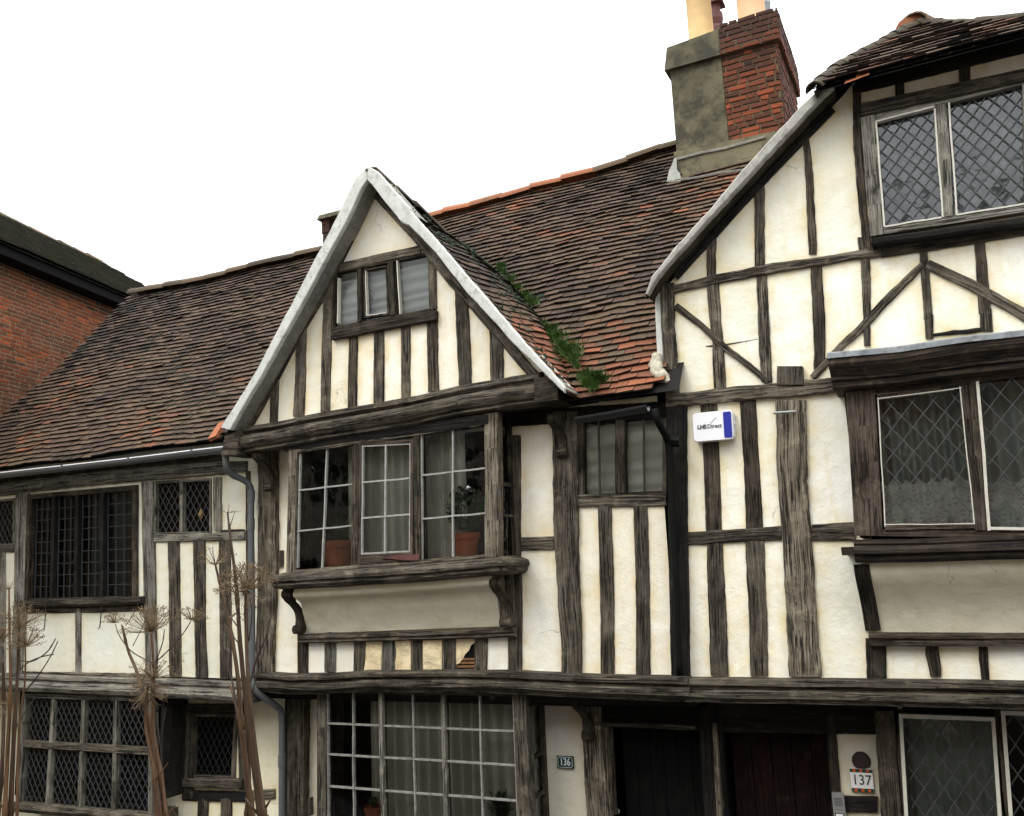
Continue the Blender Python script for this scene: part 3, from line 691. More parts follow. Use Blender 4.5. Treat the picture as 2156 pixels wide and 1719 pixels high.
# ================================================================== LEFT HOUSE
HL = thing('timber_framed_house', 'timber framed house with black leaded windows, left of the pointed gable', 'house', (-9, 0.2, 0.13))
YL = 0.0
hl_win = Win(HL, 'A2', [(152, 262), (618, 222), (618, 706), (140, 718)], YL)          # big four-light window
hl_small = Win(HL, 'A2', [(722, 192), (968, 178), (968, 410), (722, 416)], YL)
hl_edge = Win(HL, 'A2', [(-90, 285), (66, 268), (64, 466), (-90, 472)], YL)
xl0, xr = P(-330, 1200, 0).x, XZ(532, 1200, 0)[0]
ol = [(xl0, 2.30), (XZ(532, 1424, 0)), (XZ(545, 925, 0)), (xl0, XZ(0, 965, 0)[1])]
hol = [hl_win.hole(.06), hl_small.hole(.02), hl_edge.hole(.02)]
w = wall([(xl0, XZ(-330, 1410, 0)[1]), XZ(540, 1430, 0), (XZ(540, 1430, 0)[0], 4.92), (xl0, 4.98)], hol, YL, seed=2); w.build('plaster_wall', M['plaster_l'], HL, smooth=True)
T = lambda nm, pts, mat='oak_l', view='A2', par=HL, **k: timber(par, nm, pts, M[mat], view=view, **k)
T('wall_plate_or_shade', [(-250, 245, 55), (0, 218, 58), (350, 175, 60), (640, 148, 62), (1010, 118, 60), (1130, 110, 50)], Y=-.03, depth=.1, jit=.01)
T('eaves_board_or_shade', [(-250, 200, 36), (0, 182, 40), (640, 112, 40), (1020, 72, 36)], 'oak_d', Y=-.012, depth=.06)
T('rail', [(-100, 490, 35), (62, 486, 38)], 'oak', Y=-.02)
T('stud', [(10, 515, 26), (8, 1060, 30)], Y=-.016)
T('post', [(98, 232, 60), (90, 740, 56), (70, 1075, 54)], Y=-.03, depth=.1)
T('post', [(676, 180, 58), (680, 480, 56), (690, 1000, 50), (692, 1078, 50)], Y=-.03, depth=.1)
T('post', [(996, 160, 40), (996, 405, 38)], Y=-.022)
T('rail', [(704, 442, 34), (880, 437, 38), (1122, 430, 36)], Y=-.026)
T('rail', [(1014, 413, 20), (1122, 408, 20)], 'oak_d', Y=-.018)
for a in ([(795, 458, 52), (803, 1078, 54)], [(912, 458, 54), (922, 1086, 52)], [(1030, 455, 54), (1036, 1090, 52)], [(1136, 150, 22), (1142, 1090, 24)]):
    T('stud', a, 'oak', Y=-.018, jit=.009)
T('stud', [(356, 782, 25), (357, 1064, 26)], Y=-.018)
T('rail', [(60, 770, 42), (360, 762, 44), (655, 756, 44)], 'oak', Y=-.018)
T('rail', [(80, 1062, 16), (350, 1066, 16), (660, 1074, 18)], 'oak', Y=-.02)
# big dark window
hl_win.frame(M['oak_d'], .07, .07, .06, .05, -.035, .09, label='big black leaded window of four tall lights')
mu = [.232, .468, .716]
hl_win.bars([((a, 0), (a, 1), .055) for a in mu], .07, M['oak_b'], -.03, .06, 'mullions')
edges = [0] + mu + [1]
for a, b in zip(edges, edges[1:]):
    a_, b_ = a + .026, b - .026
    hl_win.bars([((a_ + (b_ - a_) * k / 3, 0), (a_ + (b_ - a_) * k / 3, 1)) for k in (0.02, 1, 2, 2.98)] + [((a_, k / 9), (b_, k / 9)) for k in range(1, 9)], .006, M['came'], .015, .03, 'lead_strips')
hl_win.pane(M['glass_d'], .035)
pts = V('A2', (75, 742), (350, 736), (645, 724))
mb = MB(); sweep(mb, pathpx(pts, -.1), [(0, .03), (0, -.02), (.03, -.045), (.12, -.05), (.12, .04)]); mb.build('window_sill', M['oak'], hl_win.o)
for q in ([(208, 735), (209, 800), (203, 860)], [(466, 752), (464, 800), (458, 855), (450, 856)]):
    mb = MB(); tube(mb, [P(*p, -.12) for p in V('A2', *q)], .006, 6); mb.build('casement_stay', M['iron'], hl_win.o)
# small lattice window
hl_small.frame(M['oak_l'], .025, .02, .03, .01, -.02, .07, label='small two-light lattice window with one amber diamond')
hl_small.bars([((.475, 0), (.475, 1), .045)], .04, M['oak_l'], -.015, .05, 'mullion')
for a, b in ((0, .43), (.52, 1)): hl_small.lattice(.092, .135, .008, M['came'], .02, a, b, 0, 1, ph=.3, glass=M['leaded_dark'])
mb = MB(); c = Vector(XZ(*V('A2', (914, 332))[0], 0)); mb.add([(c.x - .042, .026, c.y), (c.x, .026, c.y - .07), (c.x + .042, .026, c.y), (c.x, .026, c.y + .07)]); mb.face([0, 1, 2, 3]); mb.build('amber_quarry', M['yellow_glass'], hl_small.o)
hl_edge.frame(M['oak_l'], .02, .02, .03, .02, -.02, .07, label='lattice window cut by the left edge of the picture')
hl_edge.lattice(.092, .135, .009, M['came'], .02, 0, 1, 0, 1); hl_edge.pane(M['glass_d'], .03)
# jetty moulding
pts = V('A2', (-300, 1045), (32, 1062), (300, 1072), (660, 1082), (1090, 1100), (1165, 1106))
prof = [(-.03, .0), (-.06, -.012), (-.06, -.05), (-.035, -.06), (-.05, -.09), (-.09, -.10), (-.105, -.14), (-.08, -.185), (-.04, -.20), (.2, -.20), (.2, 0)]
mb = MB(); sweep(mb, pathpx(pts, -.03), prof, jit=.004); mb.build('jetty_beam', M['oak_l'], HL)
# ground floor: plaster set back under the jetty
YG = .30
gw = Win(HL, 'A2', [(128, 1175), (692, 1190), (690, 1700), (102, 1655)], -.02)
sw = Win(HL, 'A2', [(902, 1264), (1080, 1264), (1068, 1535), (893, 1530)], YG)
x_a, x_b = P(-330, 1600, YG).x, P(600, 1600, YG).x
w = wall([(x_a, .13), (x_b, .13), (x_b, 2.32), (x_a, 2.32)], [sw.hole(.04), [(P(x, 1500, YG).x, z) for x, z in ((40, .9), (345, .9), (345, 2.25), (40, 2.25))]], YG, seed=5)
w.build('lower_plaster_wall', M['plaster_g'], HL, smooth=True)
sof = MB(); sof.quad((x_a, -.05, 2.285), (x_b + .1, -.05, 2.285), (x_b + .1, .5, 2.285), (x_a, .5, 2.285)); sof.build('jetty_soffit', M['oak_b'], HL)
gw.frame(M['oak_l'], .06, .06, .05, .05, -.03, .06, label='wide lattice bay window of eight lights behind the dried stems')
mu = [(.232, .222), (.487, .478), (.745, .742)]
gw.bars([((a, 0), (b, 1), .055) for a, b in mu], .05, M['oak_l'], -.025, .04, 'mullions')
gw.bars([((0, .44), (1, .455), .075)], .07, M['oak'], -.033, .04, 'transom')
es = [0, .228, .483, .744, 1]
for a, b in zip(es, es[1:]):
    gw.lattice(.088, .135, .008, M['came'], .012, a + .02, b - .02, 0, .435, ph=random.random(), glass=M['leaded_dark']); gw.lattice(.088, .135, .008, M['came'], .012, a + .02, b - .02, .46, 1, ph=random.random(), glass=M['leaded_dark'])
mb = MB(); sweep(mb, pathpx(V('A2', (40, 1662), (380, 1690), (720, 1722)), -.1), [(0, 0), (0, -.05), (.05, -.10), (.3, -.10), (.3, .03)]); mb.build('window_sill', M['oak'], gw.o)
mb = MB(); q = gw.W(1.1, 0); mb.box(q.x - .02, q.x + .03, -.04, YG, 1.1, 2.28); mb.build('bay_return', M['oak_b'], gw.o)
T('post', [(870, 1250, 46), (858, 1640, 50)], 'oak', Y=YG - .03); T('post', [(1106, 1200, 40), (1120, 1600, 44)], 'oak', Y=YG - .03)
T('lintel', [(840, 1228, 50), (1130, 1228, 50)], 'oak_d', Y=YG - .04)
sw.frame(M['oak'], .05, .05, .03, .04, -.02, .07, label='small single-light dark window beside the dried stems')
sw.lattice(.085, .135, .007, M['came_d'], .015, 0, 1, 0, 1, glass=M['leaded_dark'])
T('rough_sill', [(835, 1568, 40), (1108, 1572, 42)], 'oak', Y=YG - .06, jit=.014); T('rail', [(838, 1625, 50), (1150, 1632, 50)], 'oak_b', Y=YG - .02)
T('rail', [(1140, 1625, 46), (1262, 1618, 46)], 'oak', Y=YG - .02)
for a in ([(930, 1650, 50), (928, 1760, 50)], [(1038, 1655, 52), (1036, 1760, 52)], [(1142, 1660, 36), (1142, 1760, 36)]): T('stud', a, 'oak_d', Y=YG - .02)
# roof, hip and gutter
rf = main_tiles(HL, poly_left)
mb = MB(); ridge(mb, [main_pt(*p) for p in ridge_l] + [PM + Vector((XS, 0, 0)) + VM * vm], .10, .42, tone=lambda p: .1 + random.random() * .3 + (.45 if random.random() < .18 else 0)); mb.build('ridge_tiles', M['ridge'], rf)
# hidden hip slope falling away on the left, and the rear slope
mb = MB(); ep = [main_pt(*p, 0) for p in left_edge]
for a, b in zip(ep, ep[1:]): mb.quad(a, b, Vector((b.x - .5, b.y + 1.6, b.z - .9)), Vector((a.x - .5, a.y + 1.6, a.z - .9)))
mb.build('hip_slope', M['tile_moss'], rf)
mb = MB(); rl = [main_pt(*p, 0) for p in ridge_l] + [PM + Vector((XS, 0, 0)) + VM * vm]
for a, b in zip(rl, rl[1:]): mb.quad(a, b, Vector((b.x, b.y + 3.2, 4.6)), Vector((a.x, a.y + 3.2, 4.6)))
mb.build('rear_slope', M['tile_moss'], rf)
gp = V('A2', (-250, 172), (0, 146), (305, 112), (610, 78), (900, 42), (1060, 24))
def half_gutter(parent, pts, Y, r, mat, brackets=(), lip=None):
    w_ = pathpx(pts, Y, .3); mb = MB()
    prof = [(r * math.cos(a), r * math.sin(a)) for a in [math.pi * k / 10 + math.pi for k in range(11)]] + [((r - .006) * math.cos(a), (r - .006) * math.sin(a)) for a in [2 * math.pi - math.pi * k / 10 for k in range(11)]]
    sweep(mb, w_, prof, jit=0); o = mb.build('gutter', mat, parent)
    if lip:
        mb = MB(); sweep(mb, w_, [(-r - .004, 0), (-r - .004, .010), (-r + .006, .013), (-r + .006, .0)], jit=0); mb.build('gutter_lip_glint', lip, o)  # white lip stands in for the highlight where the rim catches the sky
    for q in brackets:
        c = P(*q, Y); mb = MB(); rr = r + .006
        pr = [(rr * math.cos(a), rr * math.sin(a)) for a in [math.pi * k / 8 + math.pi for k in range(9)]] + [(rr, .012), (r - .01, .012), (-r + .01, .012), (-rr, .012)]
        sweep(mb, [c - Vector((.015, 0, 0)), c + Vector((.015, 0, 0))], pr, jit=0); mb.build('gutter_bracket', mat, o)
    return o
half_gutter(HL, gp, -.40, .058, M['gutter'], V('A2', (305, 112), (610, 78), (900, 42)), M['white_plastic'])
mb = MB(); pp = V('A4', (120, 232), (125, 290), (132, 345), (165, 392), (225, 420), (268, 455), (278, 520), (277, 700), (281, 1000), (283, 1300), (285, 1560))
ys = [-.40, -.40, -.38, -.30, -.20, -.14, -.12, -.12, -.12, -.12, -.12]
pw = [P(x, y, Y) for (x, y), Y in zip(pp, ys)]
pp2 = V('B1', (40, 100), (70, 180), (140, 240), (205, 285), (236, 345), (238, 620), (238, 900), (240, 1100)); ys2 = [-.12, -.10, 0, .12, .2, .2, .2, .2]
pw += [P(x, y, Y) for (x, y), Y in zip(pp2, ys2)]
tube(mb, smooth_path(pw, 5), .034, 14); dp = mb.build('downpipe', M['gutter'], HL, smooth=True)
for v_, q, Y in (('A4', (278, 520), -.12), ('A4', (277, 690), -.12), ('A4', (128, 250), -.4), ('B1', (238, 640), .2)):
    c = P(*V(v_, q)[0], Y); mb = MB(); tube(mb, [c + Vector((0, 0, .06)), c + Vector((0, 0, -.06))], .040, 14); mb.build('pipe_collar', M['gutter'], dp, smooth=False)
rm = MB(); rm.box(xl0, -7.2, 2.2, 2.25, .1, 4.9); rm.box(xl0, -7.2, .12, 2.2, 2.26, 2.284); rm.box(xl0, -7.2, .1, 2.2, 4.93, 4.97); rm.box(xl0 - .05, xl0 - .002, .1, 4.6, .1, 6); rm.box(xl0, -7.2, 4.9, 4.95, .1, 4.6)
rm.build('inner_room', M['dark'], HL)

# ================================================================== MIDDLE HOUSE
HM = thing('timber_framed_house', 'timber framed house with the pointed gable and the projecting window full of flower pots', 'house', (-4.5, 0.2, 0.13))
T = lambda nm, pts, mat='oak', view='D', par=HM, **k: timber(par, nm, pts, M[mat], view=view, **k)
YO = -.32
ori_hole = [XZ(x, y, 0) for x, y in ((612, 935), (1068, 905), (1068, 1185), (612, 1205))]
mw = Win(HM, 'B4', [(440, 118), (905, 100), (905, 522), (444, 545)], 0.0)
xm0, xm1 = XZ(541, 1420, 0)[0], XZ(1424, 1400, 0)[0]
zj = lambda x: XZ(x, 1422, 0)[1]
w = wall([(xm0, XZ(541, 1418, 0)[1]), (XZ(960, 1418, 0)), (XZ(1424, 1424, 0)), (xm1, 4.78), (xm0, 4.85)], [ori_hole, mw.hole(.03)], 0, seed=11)
w.build('plaster_wall', M['plaster'], HM, smooth=True)
T('corner_post', [(370, 240, 120), (375, 480, 112), (372, 900, 112), (360, 1300, 108), (355, 1575, 104)], 'oak_m', view='A4', Y=-.045, depth=.12, jit=.012)
T('stud', [(447, 868, 42), (447, 944, 42)], view='A4', Y=-.02)
T('stud', [(583, 1370, 62), (583, 1592, 64)], 'oak_d', view='A4', Y=-.03)
for a, b in ((790, 862), (982, 1058), (1170, 1255), (1365, 1450), (1568, 1650), (1775, 1860)):
    c = (a + b) / 2; T('stud', [(c, 950, b - a), (c - 4 + random.uniform(-3, 3), 1188, b - a)], random.choice(['oak', 'oak_l']), view='B8', Y=-.03)
T('post', [(2030, -370, 84), (2032, 200, 86), (2040, 800, 86), (2038, 1190, 84)], 'oak_m', view='B8', Y=-.028)
T('rail', [(76, 832, 78), (266, 828, 80)], 'oak', view='B4', Y=-.022)
T('main_post', [(330, 60, 145), (330, 330, 140), (335, 600, 136), (338, 900, 132), (350, 1200, 126), (366, 1400, 118), (366, 1590, 116)], 'oak_m', view='B4', Y=-.05, depth=.12, jit=.012)
T('rail', [(402, 580, 74), (660, 578, 74), (922, 572, 76)], view='B4', Y=-.024)
for a in ([(560, 612, 78), (572, 1000, 80), (581, 1592, 80)], [(770, 612, 80), (782, 1000, 82), (787, 1594, 82)]): T('stud', a, view='B4', Y=-.02, jit=.006)
timber(HM, 'eaves_board_or_shade', V('B4', (-40, 108, 90), (60, 100, 90), (400, 78, 92), (930, 48, 100)), M['oak_b'], Y=-.03)  # black strip paints in the shade under the eaves above the small window
T('corner_post', [(1424, 848, 42), (1426, 1100, 40), (1432, 1432, 40)], 'oak_b', Y=-.04, depth=.14)
# patches of broken plaster between the little studs
for a, b, mt in ((680, 788, 'plaster'), (864, 980, 'plaster'), (1060, 1168, 'plaster_rough'), (1257, 1363, 'plaster_rough'), (1452, 1566, 'plaster_rough'), (1862, 1993, 'plaster')):
    q = [XZ(*p, 0) for p in V('B8', (a - 4, 958), (b + 4, 958), (b + 4, 1192), (a - 4, 1192))]
    w = wall(q[::-1], [], -.024 if mt == 'plaster_rough' else -.012, grid=.022, amp=.026 if mt == 'plaster_rough' else .003, seed=a); w.build('plaster_panel', M[mt], HM, smooth=True)
q = [XZ(*p, 0) for p in V('B8', (1654, 958), (1780, 958), (1780, 995), (1755, 1015), (1745, 1045), (1720, 1070), (1705, 1100), (1680, 1130), (1654, 1142))]
w = wall(q[::-1], [], -.016, grid=.022, amp=.012, seed=77); o = w.build('plaster_panel', M['plaster_rough'], HM, smooth=True); o['label'] = 'broken plaster panel with its lower right corner missing'
q = [XZ(*p, 0) for p in V('B8', (1654, 990), (1780, 990), (1780, 1192), (1654, 1192))]
mb = MB(); mb.quad(*[(p[0], -.0065, p[1]) for p in q]); o = mb.build('hole_in_plaster', M['pipe_b'], HM)
mb = MB()
for k in range(4):
    a, b = V('B8', (1654, 1105 + k * 24)), V('B8', (1780, 1103 + k * 24)); mb.bar(XZ(*a[0], 0), XZ(*b[0], 0), .019, -.012, -.007)
mb.build('laths', M['lath'], HM)
# small window right of the oriel
mw.frame(M['oak_d'], .045, .035, .05, .03, -.02, .07, label='small two-light window tucked under the black gutter')
mw.bars([((.475, 0), (.475, 1), .085)], .08, M['oak_d'], -.025, .06, 'mullion')
mw.bars([((.205, 0), (.21, 1)), ((.765, 0), (.775, 1))], .018, M['iron'], -.015, .0, 'window_bars'); mw.pane(M['glass'], .03)
a, b = mw.W(-.02, 1.03), mw.W(1.02, -.03); curtain('plain grey blind hanging in the small two-light window under the black gutter', a.x, b.x, a.y, b.y, .09, 5, .012, M['curtain'], horiz=True, cat='blind', name='blind')
# ---- oriel window
q0 = V('A4', (562, 262), (1688, 95), (1692, 868), (548, 962))
ow = Win(HM, 'A4', [(562, 262), (1688, 95), (1692, 868), (548, 962)], YO)
ow.frame(M['oak_m'], .10, .13, .10, .03, -.03, .07, label='projecting window of three casements with white glazing bars')
fx = lambda x, y: None
def st(px, py):  # picture point in view A4 -> (s, t) in the oriel
    p = Vector(XZ(*V('A4', (px, py))[0], YO)); s_, t_ = .5, .5
    for _ in range(25):
        w0 = ow.W(s_, t_); e_ = p - w0; dx = (ow.W(s_ + .01, t_) - w0) / .01; dz = (ow.W(s_, t_ + .01) - w0) / .01
        det = dx.x * dz.y - dx.y * dz.x; s_ += (e_.x * dz.y - e_.y * dz.x) / det; t_ += (dx.x * e_.y - dx.y * e_.x) / det
    return (s_, t_)
m1, m2 = (st(912, 210), st(905, 940)), (st(1275, 170), st(1285, 905))
timber(HM, 'head_board_or_dark_gap', [(470, 222, 60), (1100, 138, 60), (1700, 56, 66)], M['oak_b'], Y=YO - .034, view='A4')  # black strip stands in for the dark gap under the gable beam
ow.bars([((m1[0][0], 0), (m1[1][0], 1), .07), ((m2[0][0], 0), (m2[1][0], 1), .062)], .07, M['oak_d'], -.025, .06, 'mullions')
bars = [(st(733, 235), st(703, 950)), (st(560, 485), st(898, 447)), (st(550, 731), st(885, 695)),
        (st(1487, 118), st(1488, 885)), (st(1303, 395), st(1684, 351)), (st(1300, 657), st(1688, 621)), (st(573, 262), st(555, 950)), (st(1300, 150), st(1300, 900)), (st(1682, 100), st(1686, 868)), (st(898, 225), st(885, 935))]
ow.bars(bars, .015, M['putty'], -.005, .03)
cs = Win(HM, 'A4', [(945, 215), (1240, 200), (1236, 858), (938, 872)], YO - .012)
cs.o = None; cs.p = ow.o
cs.frame(M['oak_brown'], .028, .028, .035, .09, -.02, .03, name='casement', label='brown casement, the only one that opens')
def st2(px, py):
    s_, t_ = (px - 940) / 298, 0
    t_ = (py - (215 - 15 * s_)) / 658; return (s_, t_)
cs_par = cs.o; cs.o = ow.o
cs.bars([((.49, 0), (.49, 1)), ((0, .345), (1, .325)), ((0, .672), (1, .655)), ((.02, 0), (.02, 1)), ((.985, 0), (.985, 1)), ((0, .99), (1, .99)), ((0, .01), (1, .01))], .016, M['putty'], -.012, .012)
mb = MB(); h0 = V('A4', (1068, 890), (1150, 875), (1285, 868), (1285, 905), (1200, 905), (1080, 892)); n = mb.add([tuple(P(*p, YO - .045)) for p in h0] + [tuple(P(*p, YO - .03)) for p in h0])
mb.face([0, 1, 2, 3, 4, 5][::-1]); [mb.face([k, (k + 1) % 6, (k + 1) % 6 + 6, k + 6]) for k in range(6)]; mb.build('hinge', M['pot_r'], ow.o)
ow.pane(M['glass'], .02)
# return side of the oriel facing the camera's right
xr_ = ow.W(1, .5).x + .13; zt, zb = ow.W(1.06, 0).y, ow.W(1.06, 1).y
mb = MB()
mb.box(xr_ - .05, xr_ - .001, -.06, -.01, zb - .03, zt + .12); mb.box(xr_ - .045, xr_ - .005, YO + .071, -.061, zb + 1.07 * 0 + (zt - zb) * .52, zb + (zt - zb) * .55)
mb.box(xr_ - .045, xr_ - .005, YO + .071, -.061, zb + (zt - zb) * .28, zb + (zt - zb) * .30); mb.build('side_frame', M['oak_d'], ow.o)
mb = MB(); mb.quad((xr_ - .03, YO + .07, zb), (xr_ - .03, -.05, zb), (xr_ - .03, -.05, zt + .1), (xr_ - .03, YO + .07, zt + .1)); mb.build('side_pane', M['glass_d'], ow.o)
xl_ = ow.W(0, .5).x - .10
mb = MB(); mb.box(xl_ + .001, xl_ + .04, YO + .071, -.01, zb, zt); mb.build('side_board', M['oak'], ow.o)
mb = MB(); mb.box(xl_, xr_, YO + .06, 0, zt + .12, zt + .15); mb.build('head_board_or_dark_gap', M['oak_b'], ow.o)
# sill
prof = [(0, .0), (-.09, -.035), (-.105, -.06), (-.10, -.085), (-.075, -.10), (-.085, -.125), (-.06, -.15), (-.01, -.165), (.32, -.165), (.32, .01)]
sp_ = V('B8', (520, 535), (1000, 505), (1500, 470), (1960, 425)); pw = pathpx(sp_, YO - .02, .1)
mb = MB(); sweep(mb, pw, prof, jit=.006)
a = pw[0]; b = pw[-1]
# mitred ends that return to the wall
n = mb.add([a + Vector((dy * .9 * 0 - (0 if k > 6 else -dy * 1.1) * -1 * 0, dy, dz)) for k, (dy, dz) in enumerate(prof)])
def sill_return(mb, p, sx):
    R = []
    for yy in (0, 1):
        R.append(mb.add([Vector((p.x + sx * (-dy if dy < 0 else 0), p.y + (dy if yy == 0 else .33), p.z + dz)) for dy, dz in prof[:8]]))
    R0 = mb.add([Vector((p.x, p.y + dy, p.z + dz)) for dy, dz in prof[:8]])
    for q, r in ((R0, R[0]), (R[0], R[1])):
        for k in range(7): mb.face([q + k, q + k + 1, r + k + 1, r + k], [(1, k * .05), (1, k * .05 + .05), (1.4, k * .05 + .05), (1.4, k * .05)])
    mb.face([R[0], R[1], R0]); mb.face([R[0] + 7, R[1] + 7, R0 + 7])
sill_return(mb, a, -1); sill_return(mb, b, 1)
mb.build('window_sill', M['oak'], ow.o)
# cove of plaster below the sill
top = [P(*p, YO + .03) for p in V('B8', (592, 640), (1000, 615), (1500, 580), (1895, 545))]; bot = [P(*p, -.03) for p in V('B8', (672, 935), (1000, 925), (1500, 905), (1945, 888))]
prc = [(0, 0), (-.03, .05), (-.05, .11), (-.03, .17), (.10, .22), (.32, .275), (.48, .36), (.58, .50), (.72, .63), (.86, .79), (.95, .92), (1, 1)]
mb = MB(); NX = 40; G = []
for i in range(NX + 1):
    t = i / NX * 3; k = min(2, int(t)); a, b = top[k].lerp(top[k + 1], t - k), bot[k].lerp(bot[k + 1], t - k)
    G.append(mb.add([Vector((a.x + (b.x - a.x) * v, a.y + (b.y - a.y) * u, a.z + (b.z - a.z) * v)) + Vector((0, noise.noise(Vector((i * .3, v * 4, 2))) * .012, 0)) for u, v in prc]))
for i in range(NX):
    for k in range(len(prc) - 1): mb.face([G[i] + k, G[i] + k + 1, G[i + 1] + k + 1, G[i + 1] + k])
mb.build('plaster_cove', M['plaster_g'], HM, smooth=True)
# scroll brackets
def scroll(cx, ztop, zbot, ytop, wd, name='scroll_bracket', mat='oak_d', flip=1, par=None):
    H = ztop - zbot; mb = MB()
    cl = [(ytop - .01, 0), (ytop - .015, -.12), (ytop + .02, -.24), (ytop + .10, -.36), (ytop + .17, -.52), (ytop + .19, -.68), (ytop + .185, -.82), (ytop + .175, -.9)]
    th = [.07, .085, .075, .06, .055, .06, .065, .05]; pr = []
    pts_f = [(y, z * H) for y, z in cl]; cp = smooth_path([(0, y, z) for y, z in pts_f], 5); n_ = len(cp); R = []
    for i, p in enumerate(cp):
        tt = th[min(len(th) - 1, int(i / n_ * len(th)))]
        y0, y1 = p.y - tt * .1, p.y + tt; z = ztop + p.z
        R.append(mb.add([(cx - wd / 2, y1, z - .02), (cx - wd / 2, y0 + .012, z), (cx - wd / 2 + .015, y0, z), (cx + wd / 2 - .015, y0, z), (cx + wd / 2, y0 + .012, z), (cx + wd / 2, y1, z - .02)]))
    for a, b in zip(R, R[1:]):
        for k in range(5): mb.face([a + k, a + k + 1, b + k + 1, b + k], [(a * .003, k * .03), (a * .003, k * .03 + .03), (b * .003, k * .03 + .03), (b * .003, k * .03)])
        mb.face([a + 5, a, b, b + 5])
    mb.face([R[0] + k for k in range(6)]); mb.face([R[-1] + k for k in range(6)][::-1])
    for (yy, zz, r) in ((ytop + .19, ztop - .92 * H, .045), (ytop + .03, ztop - .09 * H, .05)):
        tube(mb, [(cx - wd / 2 - .004, yy, zz), (cx + wd / 2 + .004, yy, zz)], r, 14)
    return mb.build(name, M[mat], par or HM)
for (q, flip) in ((((560, 650), (628, 930)), 1), (((1930, 575), (1990, 885)), -1)):
    (a, b) = q; t_ = P(*V('B8', a)[0], YO + .03); b_ = P(*V('B8', b)[0], -.05); scroll((t_.x + b_.x) / 2, t_.z, b_.z, YO + .02, .10)
T('side_board', [(2000, 545, 60), (2010, 880, 60)], 'oak', view='B8', Y=-.05)
mb = MB(); sweep(mb, pathpx(V('B8', (618, 945), (1000, 935), (1500, 918), (2040, 898)), -.08), [(0, 0), (-.02, -.01), (-.025, -.035), (-.005, -.045), (-.01, -.07), (.02, -.085), (.1, -.085), (.1, 0)], jit=.004); mb.build('moulded_rail', M['oak'], HM)
# ---- jetty beam and recessed ground floor
JP = [(541, 1416), (620, 1421), (697, 1420), (773, 1413), (965, 1413), (1100, 1415), (1207, 1421), (1330, 1424), (1452, 1428)]
prof = [(.03, .01), (-.05, -.0), (-.07, -.02), (-.065, -.045), (-.03, -.055), (-.04, -.075), (-.065, -.09), (-.06, -.135), (-.02, -.16), (-.0, -.17), (-.0, -.19), (.3, -.19), (.3, .01)]
mb = MB(); sweep(mb, pathpx(JP, -.06, .1), prof, jit=.006); mb.build('jetty_beam', M['oak'], HM)
YR = .42
x_a, x_b = P(598, 1600, YR).x, P(1478, 1600, YR).x
d136 = [(P(x, 1600, YR).x, z) for x, z in ((1284, .13), (1478, .13), (1478, 2.02), (1284, 2.02))]
bay = [(P(x, 1600, YR).x, z) for x, z in ((700, .8), (1110, .8), (1110, 2.1), (700, 2.1))]
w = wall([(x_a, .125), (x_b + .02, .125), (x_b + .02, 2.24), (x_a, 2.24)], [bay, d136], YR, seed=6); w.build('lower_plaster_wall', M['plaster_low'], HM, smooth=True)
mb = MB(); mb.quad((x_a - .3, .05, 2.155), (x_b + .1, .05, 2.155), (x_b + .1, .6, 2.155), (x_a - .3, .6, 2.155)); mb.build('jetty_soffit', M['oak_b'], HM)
T('lower_post', [(325, 120, 118), (325, 500, 116), (318, 1100, 112)], 'oak_m', view='B1', Y=YR - .10, depth=.1, jit=.012)
T('lower_rail', [(412, 888, 10), (412, 1005, 12)], 'oak', view='B1', Y=YR - .12)
T('main_post', [(1244, 1470, 40), (1246, 1557, 40), (1258, 1730, 48)], 'oak_m', Y=YR - .07, depth=.12, jit=.01)
T('dark_board_above_door', [(1262, 1500, 62), (1490, 1506, 66)], 'oak_b', Y=YR - .02, depth=.1)  # near-black board covering the plaster above the door
T('door_jamb', [(625, 590, 70), (650, 1000, 75), (670, 1412, 80)], 'oak_d', view='B2', Y=YR - .05, depth=.12)
T('door_lintel', [(540, 600, 34), (1430, 640, 34)], 'oak_d', view='B2', Y=YR - .08, depth=.12)
T('door_jamb', [(1478, 420, 30), (1484, 650, 44), (1530, 1412, 48)], 'oak_b', view='B2', Y=YR - .04, depth=.1)
# the carved bracket under the beam end
for (vw, a, b, dy) in (('B2', (395, 400), (480, 740), YR - .30), ('B4', (275, 80), (295, 320), -.26)):
    t_ = P(*V(vw, a)[0], dy); b_ = P(*V(vw, b)[0], dy + .15); scroll((t_.x + b_.x) / 2, t_.z, b_.z, dy, .09, 'carved_bracket')
t_ = P(*V('A4', (355, 250))[0], -.30); b_ = P(*V('A4', (365, 490))[0], -.1); scroll((t_.x + b_.x) / 2, t_.z, b_.z, -.32, .10, 'carved_bracket')
# door
mb = MB(); xs = [P(x, 1600, YR).x for x in (1296, 1474)]; nb = 6
for k in range(nb):
    a, b = xs[0] + (xs[1] - xs[0]) * k / nb, xs[0] + (xs[1] - xs[0]) * (k + 1) / nb; mb.box(a + .003, b - .003, YR + .20 + .003 * (k % 2), YR + .25, .14, 2.06)
do = mb.build('door', M['door_k'], HM); do['label'] = 'black boarded front door with a round steel knob'
c = P(*V('B2', (745, 1370))[0], YR + .17); mb = MB(); tube(mb, [c + Vector((0, .03, 0)), c, c + Vector((0, -.012, 0))], [.012, .026, .018], 14); mb.build('knob', M['steel'], do, smooth=True)
